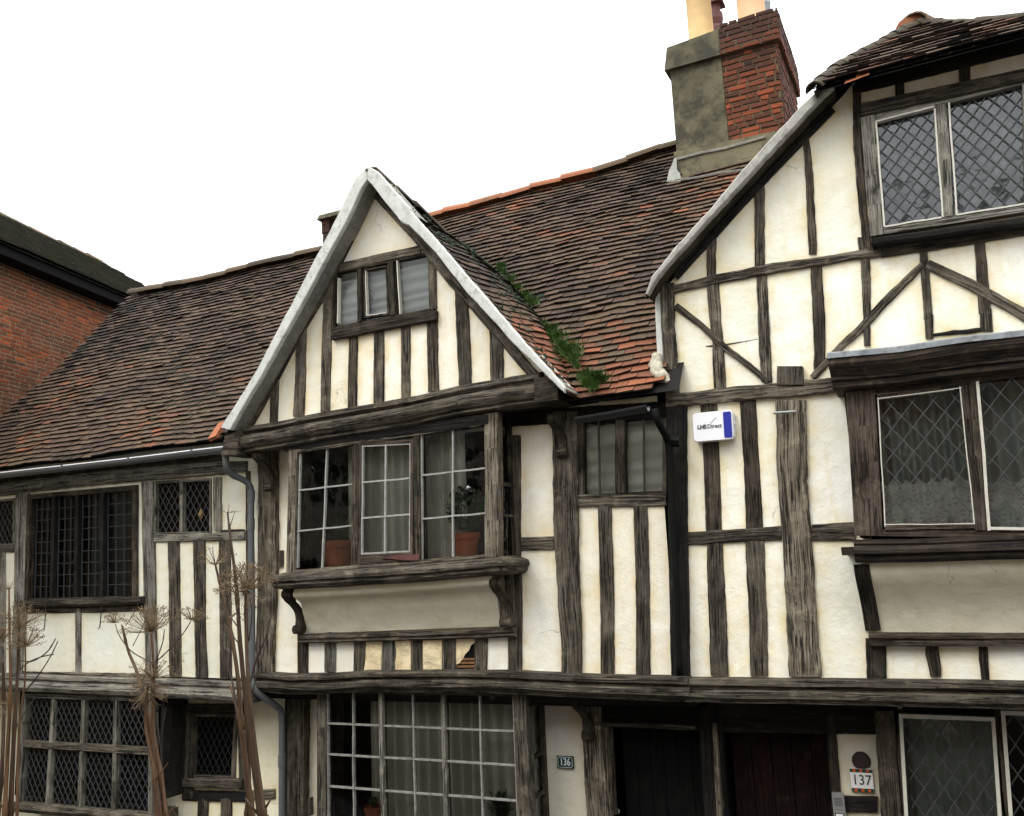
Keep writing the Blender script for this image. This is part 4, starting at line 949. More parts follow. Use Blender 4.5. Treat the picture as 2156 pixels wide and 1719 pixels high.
# ground floor bay window
bw = Win(HM, 'B1', [(536, 190), (1768, 215), (1806, 1180), (540, 1180)], .06)
bw.frame(M['oak_m'], .105, .13, .04, .05, -.03, .08, label='wide small-paned window below the projecting one')
bw.bars([((.312, 0), (.314, 1), .045), ((.645, 0), (.648, 1), .045)], .05, M['oak_l'], -.02, .05, 'mullions')
hb = []
for yl, yr_ in ((400, 452), (605, 680), (815, 912), (1020, 1140)): hb.append(((0, (yl - 190) / 990), (1, (yr_ - 215) / 965)))
bw.bars([((.152, 0), (.150, 1)), ((.483, 0), (.483, 1)), ((.83, 0), (.825, 1)), ((.004, 0), (.004, 1)), ((.995, 0), (.995, 1))] + hb, .015, M['putty_d'], -.01, .03)
bw.pane(M['glass'], .02)
xr2 = bw.W(1, .5).x + .13; zt, zb = bw.W(1, 0).y, bw.W(1, 1).y
mb = MB(); mb.box(xr2 - .05, xr2 - .001, YR - .06, YR - .0, zb, zt + .05)
for f in (.55, .28): mb.box(xr2 - .045, xr2 - .005, .141, YR - .061, zb + (zt - zb) * f, zb + (zt - zb) * f + .03)
mb.build('side_frame', M['oak_d'], bw.o)
mb = MB(); mb.quad((xr2 - .03, .1, zb), (xr2 - .03, YR - .03, zb), (xr2 - .03, YR - .03, zt), (xr2 - .03, .1, zt)); mb.build('side_pane', M['glass_d'], bw.o)
xl2 = bw.W(0, .5).x - .105; mb = MB(); mb.box(xl2 + .001, xl2 + .04, .141, YR, zb, zt); mb.build('side_board', M['oak'], bw.o)
# rooms
rm = MB(); x0, x1 = P(600, 1400, .3).x, P(1470, 1400, .3).x
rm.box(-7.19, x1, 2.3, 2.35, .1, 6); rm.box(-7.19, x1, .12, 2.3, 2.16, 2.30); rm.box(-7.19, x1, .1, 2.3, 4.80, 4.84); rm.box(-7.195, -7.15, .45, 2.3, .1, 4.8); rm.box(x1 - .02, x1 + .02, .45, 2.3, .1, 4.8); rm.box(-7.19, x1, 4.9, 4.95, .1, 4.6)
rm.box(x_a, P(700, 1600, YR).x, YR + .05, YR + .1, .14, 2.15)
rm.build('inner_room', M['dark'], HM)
# ---- the gable
YB, YW = -.55, -.30
gap = P(775, 347, YB); gr = P(1192, 820, YB); gl = P(463, 902, YB)
out_l = V('A3', (972, 66), (905, 130), (780, 385), (700, 545), (500, 920), (300, 1300), (95, 1630)); in_l = V('A3', (972, 150), (940, 195), (840, 410), (780, 520), (585, 880), (370, 1270), (150, 1645))
out_r = V('A3', (978, 66), (1030, 90), (1240, 330)) + V('A5', (0, 405), (180, 600), (370, 830), (650, 1150), (930, 1465)); in_r = V('A3', (974, 150), (985, 160), (1185, 405)) + V('A5', (0, 492), (150, 650), (330, 880), (620, 1200), (925, 1500))
mb = MB(); strip(mb, out_l, in_l, YB, YB + .05, jit=.009, bev=.01, step=.045); bl = mb.build('bargeboard', M['lime_grey'], HM)
mb = MB(); strip(mb, out_r, in_r, YB, YB + .05, jit=.009, bev=.01, step=.045); mb.build('bargeboard', M['lime_grey'], HM)
c = P(771, 358, YB - .01); mb = MB(); tube(mb, [c, c + Vector((0, .012, 0))], .014, 12); mb.build('bolt', M['iron'], bl)
# grey soffits behind the boards
for oo, ii in ((out_l, in_l), (out_r, in_r)):
    mb = MB(); N_ = 24; A_, B_ = resample(oo, N_), resample(ii, N_); R = []
    for a, b in zip(A_, B_):
        a, b = P(*a, YB), P(*b, YB); d = (b - a) * .96; a = a + (b - a) * .15
        b = a + d * .85; R.append(mb.add([(a.x, YB + .051, a.z), (b.x, YB + .051, b.z), (b.x, YW + .06, b.z), (a.x, YW + .06, a.z)]))
    for a, b in zip(R, R[1:]):
        for k in range(4): mb.face([a + k, (a + (k + 1) % 4), b + (k + 1) % 4, b + k])
    mb.face([R[0] + k for k in range(4)]); mb.face([R[-1] + k for k in range(4)]); mb.build('verge_soffit', M['soffit'], HM)
# gable wall
shift = Vector((0, 0, -.07)); A0 = gap + shift; R0 = gr + Vector((-.06, 0, 0)); L0 = gl + Vector((.06, 0, 0))
gwn = Win(HM, 'A3', [(782, 712), (1338, 598), (1368, 918), (775, 1030)], YW)
zb_ = lambda x: 0
w = wall([(L0.x, XZ(*V('A3', (150, 1700))[0], YW)[1]), (R0.x, XZ(1180, 815, YW)[1]), (A0.x, A0.z)], [gwn.hole(.03)], YW, seed=21); w.build('gable_plaster', M['plaster'], HM, smooth=True)
G_ = lambda nm, pts, mat='oak', view='A3', **k: timber(HM, nm, pts, M[mat], view=view, Y=k.pop('Y', YW - .02), **k)
G_('rafter', [(1000, 210, 50), (860, 500, 50), (700, 830, 48), (540, 1080, 66), (400, 1340, 70), (225, 1640, 90)], 'oak_d', Y=YW - .035)
timber(HM, 'rafter', [(778, 393, 18), (887, 511, 20), (946, 586, 21), (1004, 651, 21), (1111, 776, 21), (1152, 820, 18)], M['oak'], Y=YW - .035)
G_('collar', [(800, 672, 56), (1000, 625, 56), (1290, 562, 56)], Y=YW - .03)
G_('stud', [(742, 770, 60), (725, 1150, 58), (718, 1535, 56)], jit=.008); G_('stud', [(1358, 600, 46), (1364, 920, 44)]); G_('stud', [(1360, 985, 62), (1368, 1415, 66)], 'oak_d', jit=.008)
for a in ([(886, 1095, 52), (880, 1520, 54)], [(1040, 1050, 60), (1040, 1497, 62)], [(1200, 1020, 56), (1202, 1468, 56)]): G_('stud', a, random.choice(['oak', 'oak_d']), jit=.004)
G_('stud', [(578, 1040, 62), (570, 1300, 62), (558, 1562, 66)], jit=.009); G_('stud', [(418, 1270, 44), (408, 1608, 46)])
G_('stud', [(308, 870, 76), (318, 1150, 78), (332, 1460, 74)], view='A5', jit=.009); G_('stud', [(515, 1090, 78), (520, 1432, 80)], view='A5', jit=.007)
G_('window_sill', [(755, 1072, 64), (1060, 1012, 62), (1382, 955, 62)], 'oak_d', Y=YW - .06, depth=.1)
gwn.frame(M['oak_d'], .03, .02, .03, .02, -.02, .05, label='small three-light window high in the pointed gable')
gwn.bars([((.285, 0), (.285, 1), .05), ((.62, 0), (.62, 1), .062)], .05, M['oak_d'], -.03, .05, 'mullions')
gwn.bars([((.335, .04), (.335, .93), .018), ((.575, .05), (.575, .95), .022), ((.335, .04), (.575, .06), .018), ((.335, .93), (.575, .95), .022)], .02, M['oak_brown'], -.02, .03, 'casement')
gwn.bars([((.352, .07), (.352, .91)), ((.352, .91), (.558, .93)), ((.69, .0), (.69, 1), .012), ((.05, .1), (.05, .95), .016)], .008, M['putty_w'], -.022, .02, 'white_beading'); gwn.pane(M['glass'], .02)
mb = MB(); c = P(*V('A3', (1000, 850))[0], YW - .03); tube(mb, smooth_path([c + Vector((x, 0, z)) for x, z in ((-.015, .03), (-.015, -.01), (0, -.025), (.015, -.01), (.008, .004), (0, -.002))], 4), .0035, 6); mb.build('window_catch', M['iron'], gwn.o)
a, b = gwn.W(-.02, 1.05), gwn.W(1.02, -.15); curtain('white draped blind hanging in the small window of the pointed gable', a.x, b.x, a.y, b.y, YW + .10, 6, .018, M['curtain_w'], horiz=True, cat='blind', name='blind')
# moulded beam at the foot of the gable
bp_ = V('A3', (212, 1642), (460, 1600), (720, 1545), (1000, 1500), ) + V('A5', (20, 1528), (300, 1464), (600, 1412), (790, 1386))
prof = [(.05, .03), (-.05, .0), (-.055, -.045), (-.03, -.06), (-.02, -.075), (-.06, -.09), (-.085, -.12), (-.08, -.17), (-.05, -.21), (-.02, -.225), (-.03, -.25), (.0, -.265), (.12, -.265), (.12, .03)]
mb = MB(); sweep(mb, pathpx(bp_, YW - .06, .1), prof, jit=.007); mb.build('gable_beam', M['oak_m'], HM)
mb = MB(); e_ = P(*V('A5', (800, 1450))[0], -.40); mb.box(e_.x - .06, e_.x + .16, -.46, -.1, e_.z - .16, e_.z + .06); mb.build('beam_end', M['oak_d'], HM)
mb = MB(); e_ = P(*V('A4', (150, 190))[0], -.45); mb.box8([(e_.x - .1, -.47, e_.z - .14), (e_.x + .12, -.47, e_.z - .16), (e_.x + .14, -.47, e_.z + .1), (e_.x - .05, -.47, e_.z + .06), (e_.x - .1, -.1, e_.z - .14), (e_.x + .12, -.1, e_.z - .16), (e_.x + .14, -.1, e_.z + .1), (e_.x - .05, -.1, e_.z + .06)]); mb.build('beam_end', M['oak_d'], HM)
mb = MB(); x0, x1 = P(500, 940, -.3).x, P(1235, 850, -.3).x; za = P(500, 945, -.3).z; zb = P(1140, 845, -.3).z
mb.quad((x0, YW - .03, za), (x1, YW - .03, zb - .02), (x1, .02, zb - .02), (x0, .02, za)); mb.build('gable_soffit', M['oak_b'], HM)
# gable roof slopes
def main_z(y): return 4.827 + math.tan(TH) * (y + .3)
def slope(foot, apex, sgn, tonef, mat, edge=None):
    d = (apex - foot); d.y = 0; L = d.length; d.normalize(); Nn = Vector((-d.z * sgn * -1, 0, abs(d.x))) if False else Vector((d.z if sgn > 0 else -d.z, 0, abs(d.x)))
    p0 = Vector((foot.x, YB + (.03 if sgn > 0 else .06), foot.z)) 
    dv = []
    for e in edge:
        w_ = P(*e[:2], YB); r_ = w_ - p0; dv.append((r_.dot(d), r_.dot(Nn)))
    dv.sort()
    def dev(v):
        if v <= dv[0][0]: return dv[0][1]
        for (a0_, b0_), (a1_, b1_) in zip(dv, dv[1:]):
            if a0_ <= v <= a1_: return b0_ + (b1_ - b0_) * (v - a0_) / max(a1_ - a0_, 1e-5)
        return dv[-1][1]
    dev0 = -.045 if sgn > 0 else -.075
    def wp(u, v): return dev0 + dev(v) -.10 * max(0, u) * v / L + .02 * noise.noise(Vector((u * 1.3, v * 1.1, 6 + sgn))) * (1 if u > .1 else .1) + (.13 * sstep(0, .8, u) * math.sin(math.pi * min(1, max(0, v / L * 1.12))) if sgn > 0 else 0)
    def vmax(u): return L - 1.28 * max(0, .10 * max(0, u) - dev0 - dev(L * .96))
    def ins(u, v):
        if v > vmax(u) - .03: return False
        z = foot.z + d.z * v + Nn.z * wp(u, v); return u < .12 or z > main_z(YB + u) - .22
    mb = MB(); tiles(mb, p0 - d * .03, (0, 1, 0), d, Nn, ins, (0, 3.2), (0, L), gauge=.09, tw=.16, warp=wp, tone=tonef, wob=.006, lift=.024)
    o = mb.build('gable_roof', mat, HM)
    un = MB(); kv, ku = 12, 10
    for i in range(kv):
        for j in range(ku):
            u0_, u1_ = .03 + 2.6 * j / ku, .03 + 2.6 * (j + 1) / ku; f0, f1 = i / kv, (i + 1) / kv
            qs = [(u0_, vmax(u0_) * f0), (u1_, vmax(u1_) * f0), (u1_, vmax(u1_) * f1), (u0_, vmax(u0_) * f1)]
            if foot.z + d.z * qs[2][1] + Nn.z * wp(u1_, qs[2][1]) < main_z(YB + u0_) - .12: continue
            un.quad(*[p0 + Vector((0, a, 0)) + d * b + Nn * (wp(a, b) - .004) for a, b in qs])
    un.build('roof_boarding', M['oak_b'], o); return o, p0, d, Nn, L, wp
GR = slope(gr, gap, 1, lambda u, v: min(1, max(0, random.gauss(.24, .10) + .55 * sstep(1.7, .7, v) * sstep(1.2, .45, u))), M['tile'], out_r[1:])
GL = slope(gl, gap, -1, lambda u, v: random.gauss(.3, .1), M['tile_moss'], out_l[1:])
mb = MB(); ridge(mb, [gap + Vector((0, .06, -.05)), gap + Vector((0, .9, -.17)), gap + Vector((0, 1.8, -.32))], .08, .36, tone=lambda p: random.gauss(.2, .1), lift=.0); mb.build('ridge_tiles', M['ridge'], GR[0])
# ---- main roof right of the gable
rf = main_tiles(HM, poly_mid)
rp_ = [PM + Vector((XS, 0, 0)) + VM * vm] + [main_pt(*p) for p in ridge_r] + [PM + Vector((-1.2, 0, 0)) + VM * pl_r[-1][1]]
mb = MB(); ridge(mb, rp_, .10, .42, tone=lambda p: (.78 + random.gauss(0, .12) if p.x < -3.2 else .35) if random.random() < .7 else .4); mb.build('ridge_tiles', M['ridge'], rf)
mb = MB()
for a, b in zip(rp_, rp_[1:]): mb.quad(a - Vector((0, 0, .06)), b - Vector((0, 0, .06)), Vector((b.x, b.y + 3.2, 4.4)), Vector((a.x, a.y + 3.2, 4.4)))
mb.build('rear_slope', M['tile_moss'], rf)
half_gutter(HM, V('A5', (1000, 1648), (1200, 1615), (1390, 1580), (1430, 1573)), -.36, .055, M['gutter_b'])
mb = MB(); pp = V('B4', (856, 50), (868, 100), (895, 155), (925, 215), (942, 300), (962, 700), (985, 1100), (1003, 1600)); ys = [-.36, -.36, -.30, -.2, -.15, -.13, -.13, -.13]
pw = [P(x, y, Y) for (x, y), Y in zip(pp, ys)]; tube(mb, smooth_path(pw, 5), .031, 12); dp = mb.build('downpipe', M['pipe_b'], HM, smooth=True)
mb = MB(); tube(mb, [P(*V('B4', (930, 232))[0], -.15), P(*V('B4', (1005, 232))[0], -.15)], .05, 8); mb.build('pipe_collar', M['pipe_b'], dp)
# terracotta slip at the foot of the left bargeboard
mb = MB(); e_ = P(455, 905, -.36); mb.box8([(e_.x - .06, -.42, e_.z - .10), (e_.x + .05, -.42, e_.z - .08), (e_.x + .06, -.30, e_.z + .10), (e_.x - .03, -.30, e_.z + .08)] + [(e_.x - .06, -.38, e_.z - .13), (e_.x + .05, -.38, e_.z - .10), (e_.x + .06, -.27, e_.z + .07), (e_.x - .03, -.27, e_.z + .05)], .95); mb.build('slip_tile', M['ridge'], rf)
# ---- big chimney
YC = 2.098; xc0, xcs, xc1 = -2.40, -1.80, -1.19; zc0, zcap, zct = 7.5, 9.01, 9.39; dC = 1.35
mb = MB(); mb.box(xc0, xcs - .004, YC, YC + dC, zc0, zcap + .05); ch = mb.build('chimney', M['cement'], HM); ch['label'] = 'tall stack, half grey cement render and half bare red brick'
n = 0
mb = MB(); mb.box(xcs - .003, xc1, YC + .012, YC + dC, zc0, zcap + .02); mb.build('mortar_core', M['mortar'], ch)
tb = lambda u, v: min(1, max(0, random.gauss(.50, .17) - .25 * sstep(1.1, 1.5, v)))
mb = MB(); bricks(mb, (xcs, YC + .012, zc0), (1, 0, 0), (0, 0, 1), (0, -1, 0), xc1 - xcs, zcap - zc0, tone=tb, rough=.0035, proud=.012)
bricks(mb, (xc1, YC + .012, zc0), (0, 1, 0), (0, 0, 1), (1, 0, 0), dC, zcap - zc0, tone=lambda u, v: random.gauss(.38, .14), rough=.004, proud=.012); mb.build('brickwork', M['brick'], ch)
mb = MB(); o_ = .055
mb.box8([(xc0 - o_, YC - o_, zcap), (xcs - .004, YC - o_, zcap), (xcs - .004, YC - o_ + .02, zct - .05), (xc0 - .01, YC - o_ + .02, zct - .09), (xc0 - o_, YC + dC + o_, zcap), (xcs - .004, YC + dC + o_, zcap), (xcs - .004, YC + dC + o_, zct - .05), (xc0 - .01, YC + dC + o_, zct - .08)])
mb.build('rendered_cap', M['cement'], ch)
mb = MB(); mb.box(xcs - .003, xc1 + o_ - .01, YC - o_ + .012, YC + dC + o_, zcap + .001, zct - .03); mb.build('cap_core', M['mortar_d'], ch)
td = lambda u, v: min(1, max(0, random.gauss(.18, .1) + .3 * sstep(.2, .0, v)))
mb = MB(); bricks(mb, (xcs, YC - o_ + .012, zcap), (1, 0, 0), (0, 0, 1), (0, -1, 0), xc1 + o_ - .01 - xcs, zct - zcap, tone=td, rough=.0035, proud=.012)
bricks(mb, (xc1 + o_ - .01, YC - o_ + .012, zcap), (0, 1, 0), (0, 0, 1), (1, 0, 0), dC + 2 * o_, zct - zcap, tone=td, rough=.0035, proud=.012); mb.build('cap_brickwork', M['brick'], ch)
mb = MB(); mb.box8([(xc0, YC - .03, zct - .09), (xc1 + .04, YC - .03, zct - .035), (xc1 - .1, YC + .15, zct + .03), (xc0 + .1, YC + .15, zct + .03), (xc0, YC + dC, zct - .09), (xc1 + .04, YC + dC, zct - .035), (xc1 - .1, YC + dC - .1, zct + .03), (xc0 + .1, YC + dC - .1, zct + .03)]); mb.build('flaunching', M['cement'], ch)
mb = MB(); mb.box8([(xc0 - .05, YC - .07, 7.40), (xc1 + .12, YC - .07, 7.40), (xc1 + .1, YC - .05, 7.93), (xc0 - .02, YC - .05, 7.98), (xc0 - .05, YC + dC, 7.40), (xc1 + .12, YC + dC, 7.40), (xc1 + .1, YC + dC, 7.93), (xc0 - .02, YC + dC, 7.98)]); mb.build('plinth', M['cement'], ch)
mb = MB(); sweep(mb, [P(x, y, YC - .06) for x, y in V('A6', (310, 1275), (500, 1225), (680, 1190), (860, 1140), (1020, 1095))], [(0, 0), (-.012, -.01), (-.01, -.03), (.05, -.04), (.05, .01)], jit=.006); mb.build('mortar_fillet', M['soffit'], ch)
lp = V('A6', (283, 1280), (302, 1272), (306, 1370), (330, 1400), (345, 1460), (222, 1472), (245, 1370), (262, 1340)); mb = MB()
n = mb.add([P(*p, YC - .11) for p in lp] + [P(*p, YC - .09) for p in lp]); mb.face(list(range(8))[::-1]); mb.face([8 + k for k in range(8)]); [mb.face([k, (k + 1) % 8, 8 + (k + 1) % 8, 8 + k]) for k in range(8)]
mb.build('lead_flashing', plain('pale_lead', (.36, .37, .33), .8, 0, .2, 8, .4), ch)
mb = MB(); sweep(mb, [onplane(x, y, PM + NM * .05, NM) for x, y in V('A6', (340, 1452), (480, 1432), (640, 1395), (840, 1372), (980, 1345))], [(0, .012), (-.02, 0), (-.015, -.02), (.03, -.02)], jit=.006); mb.build('mortar_line', M['soffit'], ch)
def pot(px0, px1, py, Y, z0, h, mat, lab, rim=None, cap=False):
    a, b = P(px0, py, Y), P(px1, py, Y); cx, r = (a.x + b.x) / 2, (b.x - a.x) / 2
    pr_ = [(r * 1.07, z0), (r * 1.07, z0 + .06), (r * 1.0, z0 + .09), (r * .97, z0 + h * .9), (r * 1.08, z0 + h * .92), (r * 1.08, z0 + h), (r * .85, z0 + h), (r * .85, z0 + h - .3)]
    if rim: pr_ = [(r * .95, z0), (r * .95, z0 + h * .55), (r * 1.15, z0 + h * .60), (r * 1.15, z0 + h * .68), (r * .95, z0 + h * .72), (r * 1.2, z0 + h * .8), (r * 1.2, z0 + h * .88), (r * .9, z0 + h * .9), (r * .9, z0 + h)]
    mb = MB(); lathe(mb, (cx, Y, 0), pr_, 24)
    if cap: mb.box(cx - r * 1.5, cx + r * 1.5, Y - r * 1.4, Y + r * 1.4, z0 + h, z0 + h + .03)
    o = mb.build('chimney_pot', mat, ch, smooth=not cap); o['label'] = lab; return o
pot(1447, 1500, 40, YC + .30, 9.36, 1.0, M['pot_y'], 'tall buff pot at the front left of the stack')
pot(1551, 1611, 15, YC + .30, 9.40, 1.0, M['pot_p'], 'tall pinkish buff pot at the front right of the stack')
zt_ = P(1508, 12, YC + 1.1).z; pot(1492, 1519, 30, YC + 1.1, 9.36, zt_ - 9.36, M['pot_r'], 'short dark red pot with a flat cowl, behind the left buff pot', rim=True, cap=True)
pot(1600, 1622, 10, YC + 1.1, 9.36, .9, M['lead'], 'grey metal flue behind the right buff pot')
# ---- little chimney behind the gable
xa, xb, Yk = -8.32, -7.70, 3.2
mb = MB(); mb.box(xa + .012, xb - .012, Yk + .012, Yk + .6, 7.2, 8.62); c2 = mb.build('chimney', M['mortar_d'], HM); c2['label'] = 'low dark brick stack with a stone slab, half hidden behind the pointed gable'
mb = MB(); bricks(mb, (xa + .012, Yk + .012, 7.3), (1, 0, 0), (0, 0, 1), (0, -1, 0), xb - xa - .024, 1.32, tone=lambda u, v: random.gauss(.12, .1), proud=.01)
bricks(mb, (xb - .012, Yk + .012, 7.3), (0, 1, 0), (0, 0, 1), (1, 0, 0), .58, 1.32, tone=lambda u, v: random.gauss(.12, .1), proud=.01)
bricks(mb, (xa, Yk, 8.62), (1, 0, 0), (0, 0, 1), (0, -1, 0), .14, .22, tone=lambda u, v: random.gauss(.12, .1)); mb.box(xa, xa + .14, Yk, Yk + .6, 8.62, 8.84, .1); mb.box(xb - .12, xb, Yk, Yk + .6, 8.62, 8.84, .1)
mb.build('brickwork', M['brick'], c2)
mb = MB(); mb.box8([(xa - .06, Yk - .05, 8.845), (xb + .06, Yk - .05, 8.845), (xb + .04, Yk - .03, 8.92), (xa - .03, Yk - .03, 8.92), (xa - .06, Yk + .65, 8.845), (xb + .06, Yk + .65, 8.845), (xb + .04, Yk + .62, 8.92), (xa - .03, Yk + .62, 8.92)]); mb.build('slab', M['cement'], c2)

# ================================================================== RIGHT HOUSE
HR = thing('timber_framed_house', 'tall yellowed timber framed house with hipped roof and lattice windows, rightmost of the row', 'house', (0.5, 0.2, 0.13))
T = lambda nm, pts, mat='oak_d', view='A8', par=HR, **k: timber(par, nm, pts, M[mat], view=view, **k)
YBR = -.22
bout = V('A6', (30, 1719), (200, 1560), (560, 1215)) ; 
bo = [(1358, 618), (1375, 603)] + V('A8', (110, 400), (270, 185), (480, 0)) + V('A6', (560, 1695), (700, 1500), (860, 1340), (1090, 1080), (1290, 860), (1450, 720), (1560, 650))
bo = [bo[0]] + V('A8', (110, 395), (190, 290), (300, 150)) + V('A6', (560, 1700), (860, 1340), (1090, 1090), (1290, 870), (1440, 725), (1530, 655))
bi = [(1365, 622)] + V('A8', (135, 470), (240, 350), (380, 190)) + V('A6', (640, 1719), (900, 1450), (1160, 1170), (1370, 950), (1500, 810), (1590, 720))
bi = [(b[0] + (a[0] - b[0]) * .28, b[1] + (a[1] - b[1]) * .28) for a, b in zip([resample(bo, 60)[int(60 * k / (len(bi) - 1))] for k in range(len(bi))], bi)]
mb = MB(); strip(mb, bo, bi, YBR, YBR + .06, jit=.009, bev=.012, step=.05); mb.build('bargeboard', M['barge_r'], HR)
N_ = 20; A_, B_ = resample(bo, N_), resample(bi, N_); mb = MB(); R = []
for a, b in zip(A_, B_):
    a, b = P(*a, YBR), P(*b, YBR); a = a.lerp(b, .2); R.append(mb.add([(a.x, YBR + .061, a.z), (b.x, YBR + .061, b.z), (b.x, .02, b.z), (a.x, .02, a.z)]))
for a, b in zip(R, R[1:]):
    for k in range(4): mb.face([a + k, (a + (k + 1) % 4), b + (k + 1) % 4, b + k])
mb.build('verge_soffit', M['oak_d'], HR)
w0, w1 = P(*bo[1], YBR), P(*bo[-1], YBR)
uw = Win(HR, 'A7', [(525, 835), (1512, 582), (1530, 1390), (582, 1545)], -.05)
lw = Win(HR, 'B6', [(428, 578), (2400, 330), (2440, 1625), (485, 1605)], -.30)
uo_hole = [XZ(*p, 0) for p in V('A7', (450, 820), (1500, 570), (1515, 1450), (500, 1600))]
lo_hole = [XZ(*p, 0) for p in V('B6', (330, 560), (2500, 300), (2500, 1640), (400, 1680))]
xR = P(2800, 1000, 0).x
w = wall([XZ(1448, 1430, 0), XZ(2156, 1441, 0), (xR, XZ(2156, 1441, 0)[1]), (xR, 7.34), (w1.x + .30, 7.33), (w1.x + .1, w1.z - .03), (w0.x + .05, w0.z - .05), (XZ(1408, 800, 0)), (XZ(1424, 870, 0))], [uo_hole, lo_hole], 0, seed=31)
w.build('plaster_wall', M['plaster_r'], HR, smooth=True)
T('corner_post', [(232, 450, 112), (240, 800, 108), (262, 1150, 116), (282, 1390, 124)], 'oak', Y=-.04, depth=.14, jit=.012)
T('rail', [(240, 508, 66), (450, 468, 66), (650, 415, 76), (1050, 340, 80), (1430, 282, 78), (1750, 228, 70), (2063, 188, 82)], 'oak', Y=-.032, jit=.012)
timber(HR, 'rail', [(1855, 530, 22), (1960, 514, 24), (2156, 484, 22), (2300, 462, 22)], M['oak_d'], Y=-.03)
T('rafter', [(300, 400, 55), (450, 230, 60), (640, 30, 62)], 'oak_b', Y=-.03); T('rafter', V('A6', (560, 1719))[0:0] or [(640, 30, 60), (900, -260, 56), (1180, -560, 56), (1620, -1020, 70)], 'oak_b', Y=-.03)
for a in ([(606, 60, 80), (607, 400, 84)], [(1010, -330, 84), (1012, 320, 88)], [(1880, 100, 90), (1895, 200, 84)]): T('stud', a, 'oak', Y=-.018, jit=.01)
T('stud', [(42, 880, 36), (70, 1200, 56), (96, 1719, 52)], view='A7', Y=-.018, jit=.01); T('stud', [(392, 600, 56), (400, 1000, 60), (440, 1450, 60), (464, 1680, 58)], view='A7', Y=-.022, jit=.008)
for a in ([(620, 470, 104), (635, 700, 108), (655, 950, 100), (678, 1345, 104)], [(1028, 400, 84), (1045, 800, 86), (1070, 1280, 84)], [(1486, 325, 100), (1505, 700, 104), (1520, 1180, 96)], [(1900, 250, 68), (1912, 700, 72), (1916, 978, 72)]): T('stud', a, random.choice(['oak', 'oak_d']), Y=-.018, jit=.011)
T('stud', [(836, -10, 68), (846, 148, 60)], view='B6', Y=-.018); T('stud', [(1268, -56, 90), (1278, 92, 96)], view='B6', Y=-.018); T('scrap_rail', [(868, 118, 28), (1060, 100, 40), (1240, 78, 30)], 'oak_b', view='B6', Y=-.02, jit=.012)
timber(HR, 'stud', [(1943, 522, 18), (1955, 672, 20)], M['oak'], Y=-.018); timber(HR, 'stud', [(2062, 498, 24), (2074, 660, 26)], M['oak_d'], Y=-.018)
T('brace', [(305, 640, 52), (520, 800, 50), (720, 990, 50), (900, 1130, 50), (1085, 1288, 56)], 'oak', Y=-.026, jit=.008)
T('brace', [(1455, 1248, 52), (1560, 1135, 54), (1700, 980, 60), (1860, 830, 62), (2080, 590, 66), (2380, 290, 60)], 'oak', Y=-.026, jit=.01)
timber(HR, 'brace', [(1952, 556, 20), (2040, 596, 24), (2156, 662, 26), (2230, 706, 26)], M['oak'], Y=-.026)
T('tie_beam', [(225, 1440, 120), (420, 1425, 116), (900, 1375, 124), (1300, 1340, 128), (1735, 1300, 126)], 'oak', Y=-.045, depth=.12, jit=.014)
T('post_head', [(1266, 1150, 214), (1268, 1305, 222)], 'oak', Y=-.06, jit=.006)
T('stud', [(208, 55, 94), (225, 400, 92), (238, 795, 94)], view='B5', Y=-.016); T('stud', [(430, 50, 92), (452, 400, 90), (468, 775, 94)], view='B5', Y=-.016)
T('main_post', [(672, 40, 172), (682, 400, 170), (698, 700, 172), (720, 1000, 170), (738, 1300, 172), (758, 1610, 180)], 'oak_m', view='B5', Y=-.035, jit=.012, depth=.1)
T('rail', [(76, 828, 72), (300, 812, 72), (622, 795, 78)], 'oak', view='B5', Y=-.022, jit=.01); T('rail', [(796, 792, 96), (1040, 784, 108)], 'oak', view='B5', Y=-.022)
T('stud', [(244, 855, 90), (254, 1200, 100), (269, 1603, 100)], 'oak', view='B5', Y=-.018, jit=.009); T('stud', [(470, 862, 104), (484, 1200, 100), (496, 1606, 104)], 'oak', view='B5', Y=-.018, jit=.009)
T('stud', [(520, 1215, 190), (528, 1400, 196), (540, 1558, 192)], 'oak_d', view='B7', Y=-.02, jit=.01)
T('stud', [(1058, 1222, 108), (1055, 1320, 130), (1080, 1440, 120), (1088, 1540, 98)], 'oak_d', view='B7', Y=-.018, jit=.007); T('stud', [(1528, 1222, 92), (1535, 1400, 92), (1552, 1572, 74)], 'oak_d', view='B7', Y=-.018, jit=.007)
mb = MB(); tube(mb, [P(*V('B5', (578, 114))[0], -.12), P(*V('B5', (700, 106))[0], -.05)], .012, 8); mb.build('iron_peg', M['steel'], HR)
# mortar fillet and lumpy foot against the roof
mb = MB(); strip(mb, V('A8', (130, 460), (138, 800), (148, 1100), (175, 1250)), V('A8', (178, 455), (186, 700), (208, 1100), (222, 1290)), -.02, .10, jit=.008); mf = mb.build('mortar_fillet', M['lime_grey'], HR)
mb = MB(); pw = [P(*p, Y) for p, Y in zip(V('A8', (150, 1060), (145, 1140), (165, 1210), (215, 1270), (250, 1290)), (-.03, -.06, -.09, -.10, -.10))]; tube(mb, smooth_path(pw, 6), [.045 + .018 * math.sin(k / 24 * math.pi) for k in range(25)], 12)
mb.v = [tuple(Vector(v) + Vector([noise.noise(Vector(v) * 22 + Vector((k * 9, 0, 0))) * .018 for k in range(3)])) for v in mb.v]; mb.build('lumpy_mortar', M['mortar_lump'], mf, smooth=True)
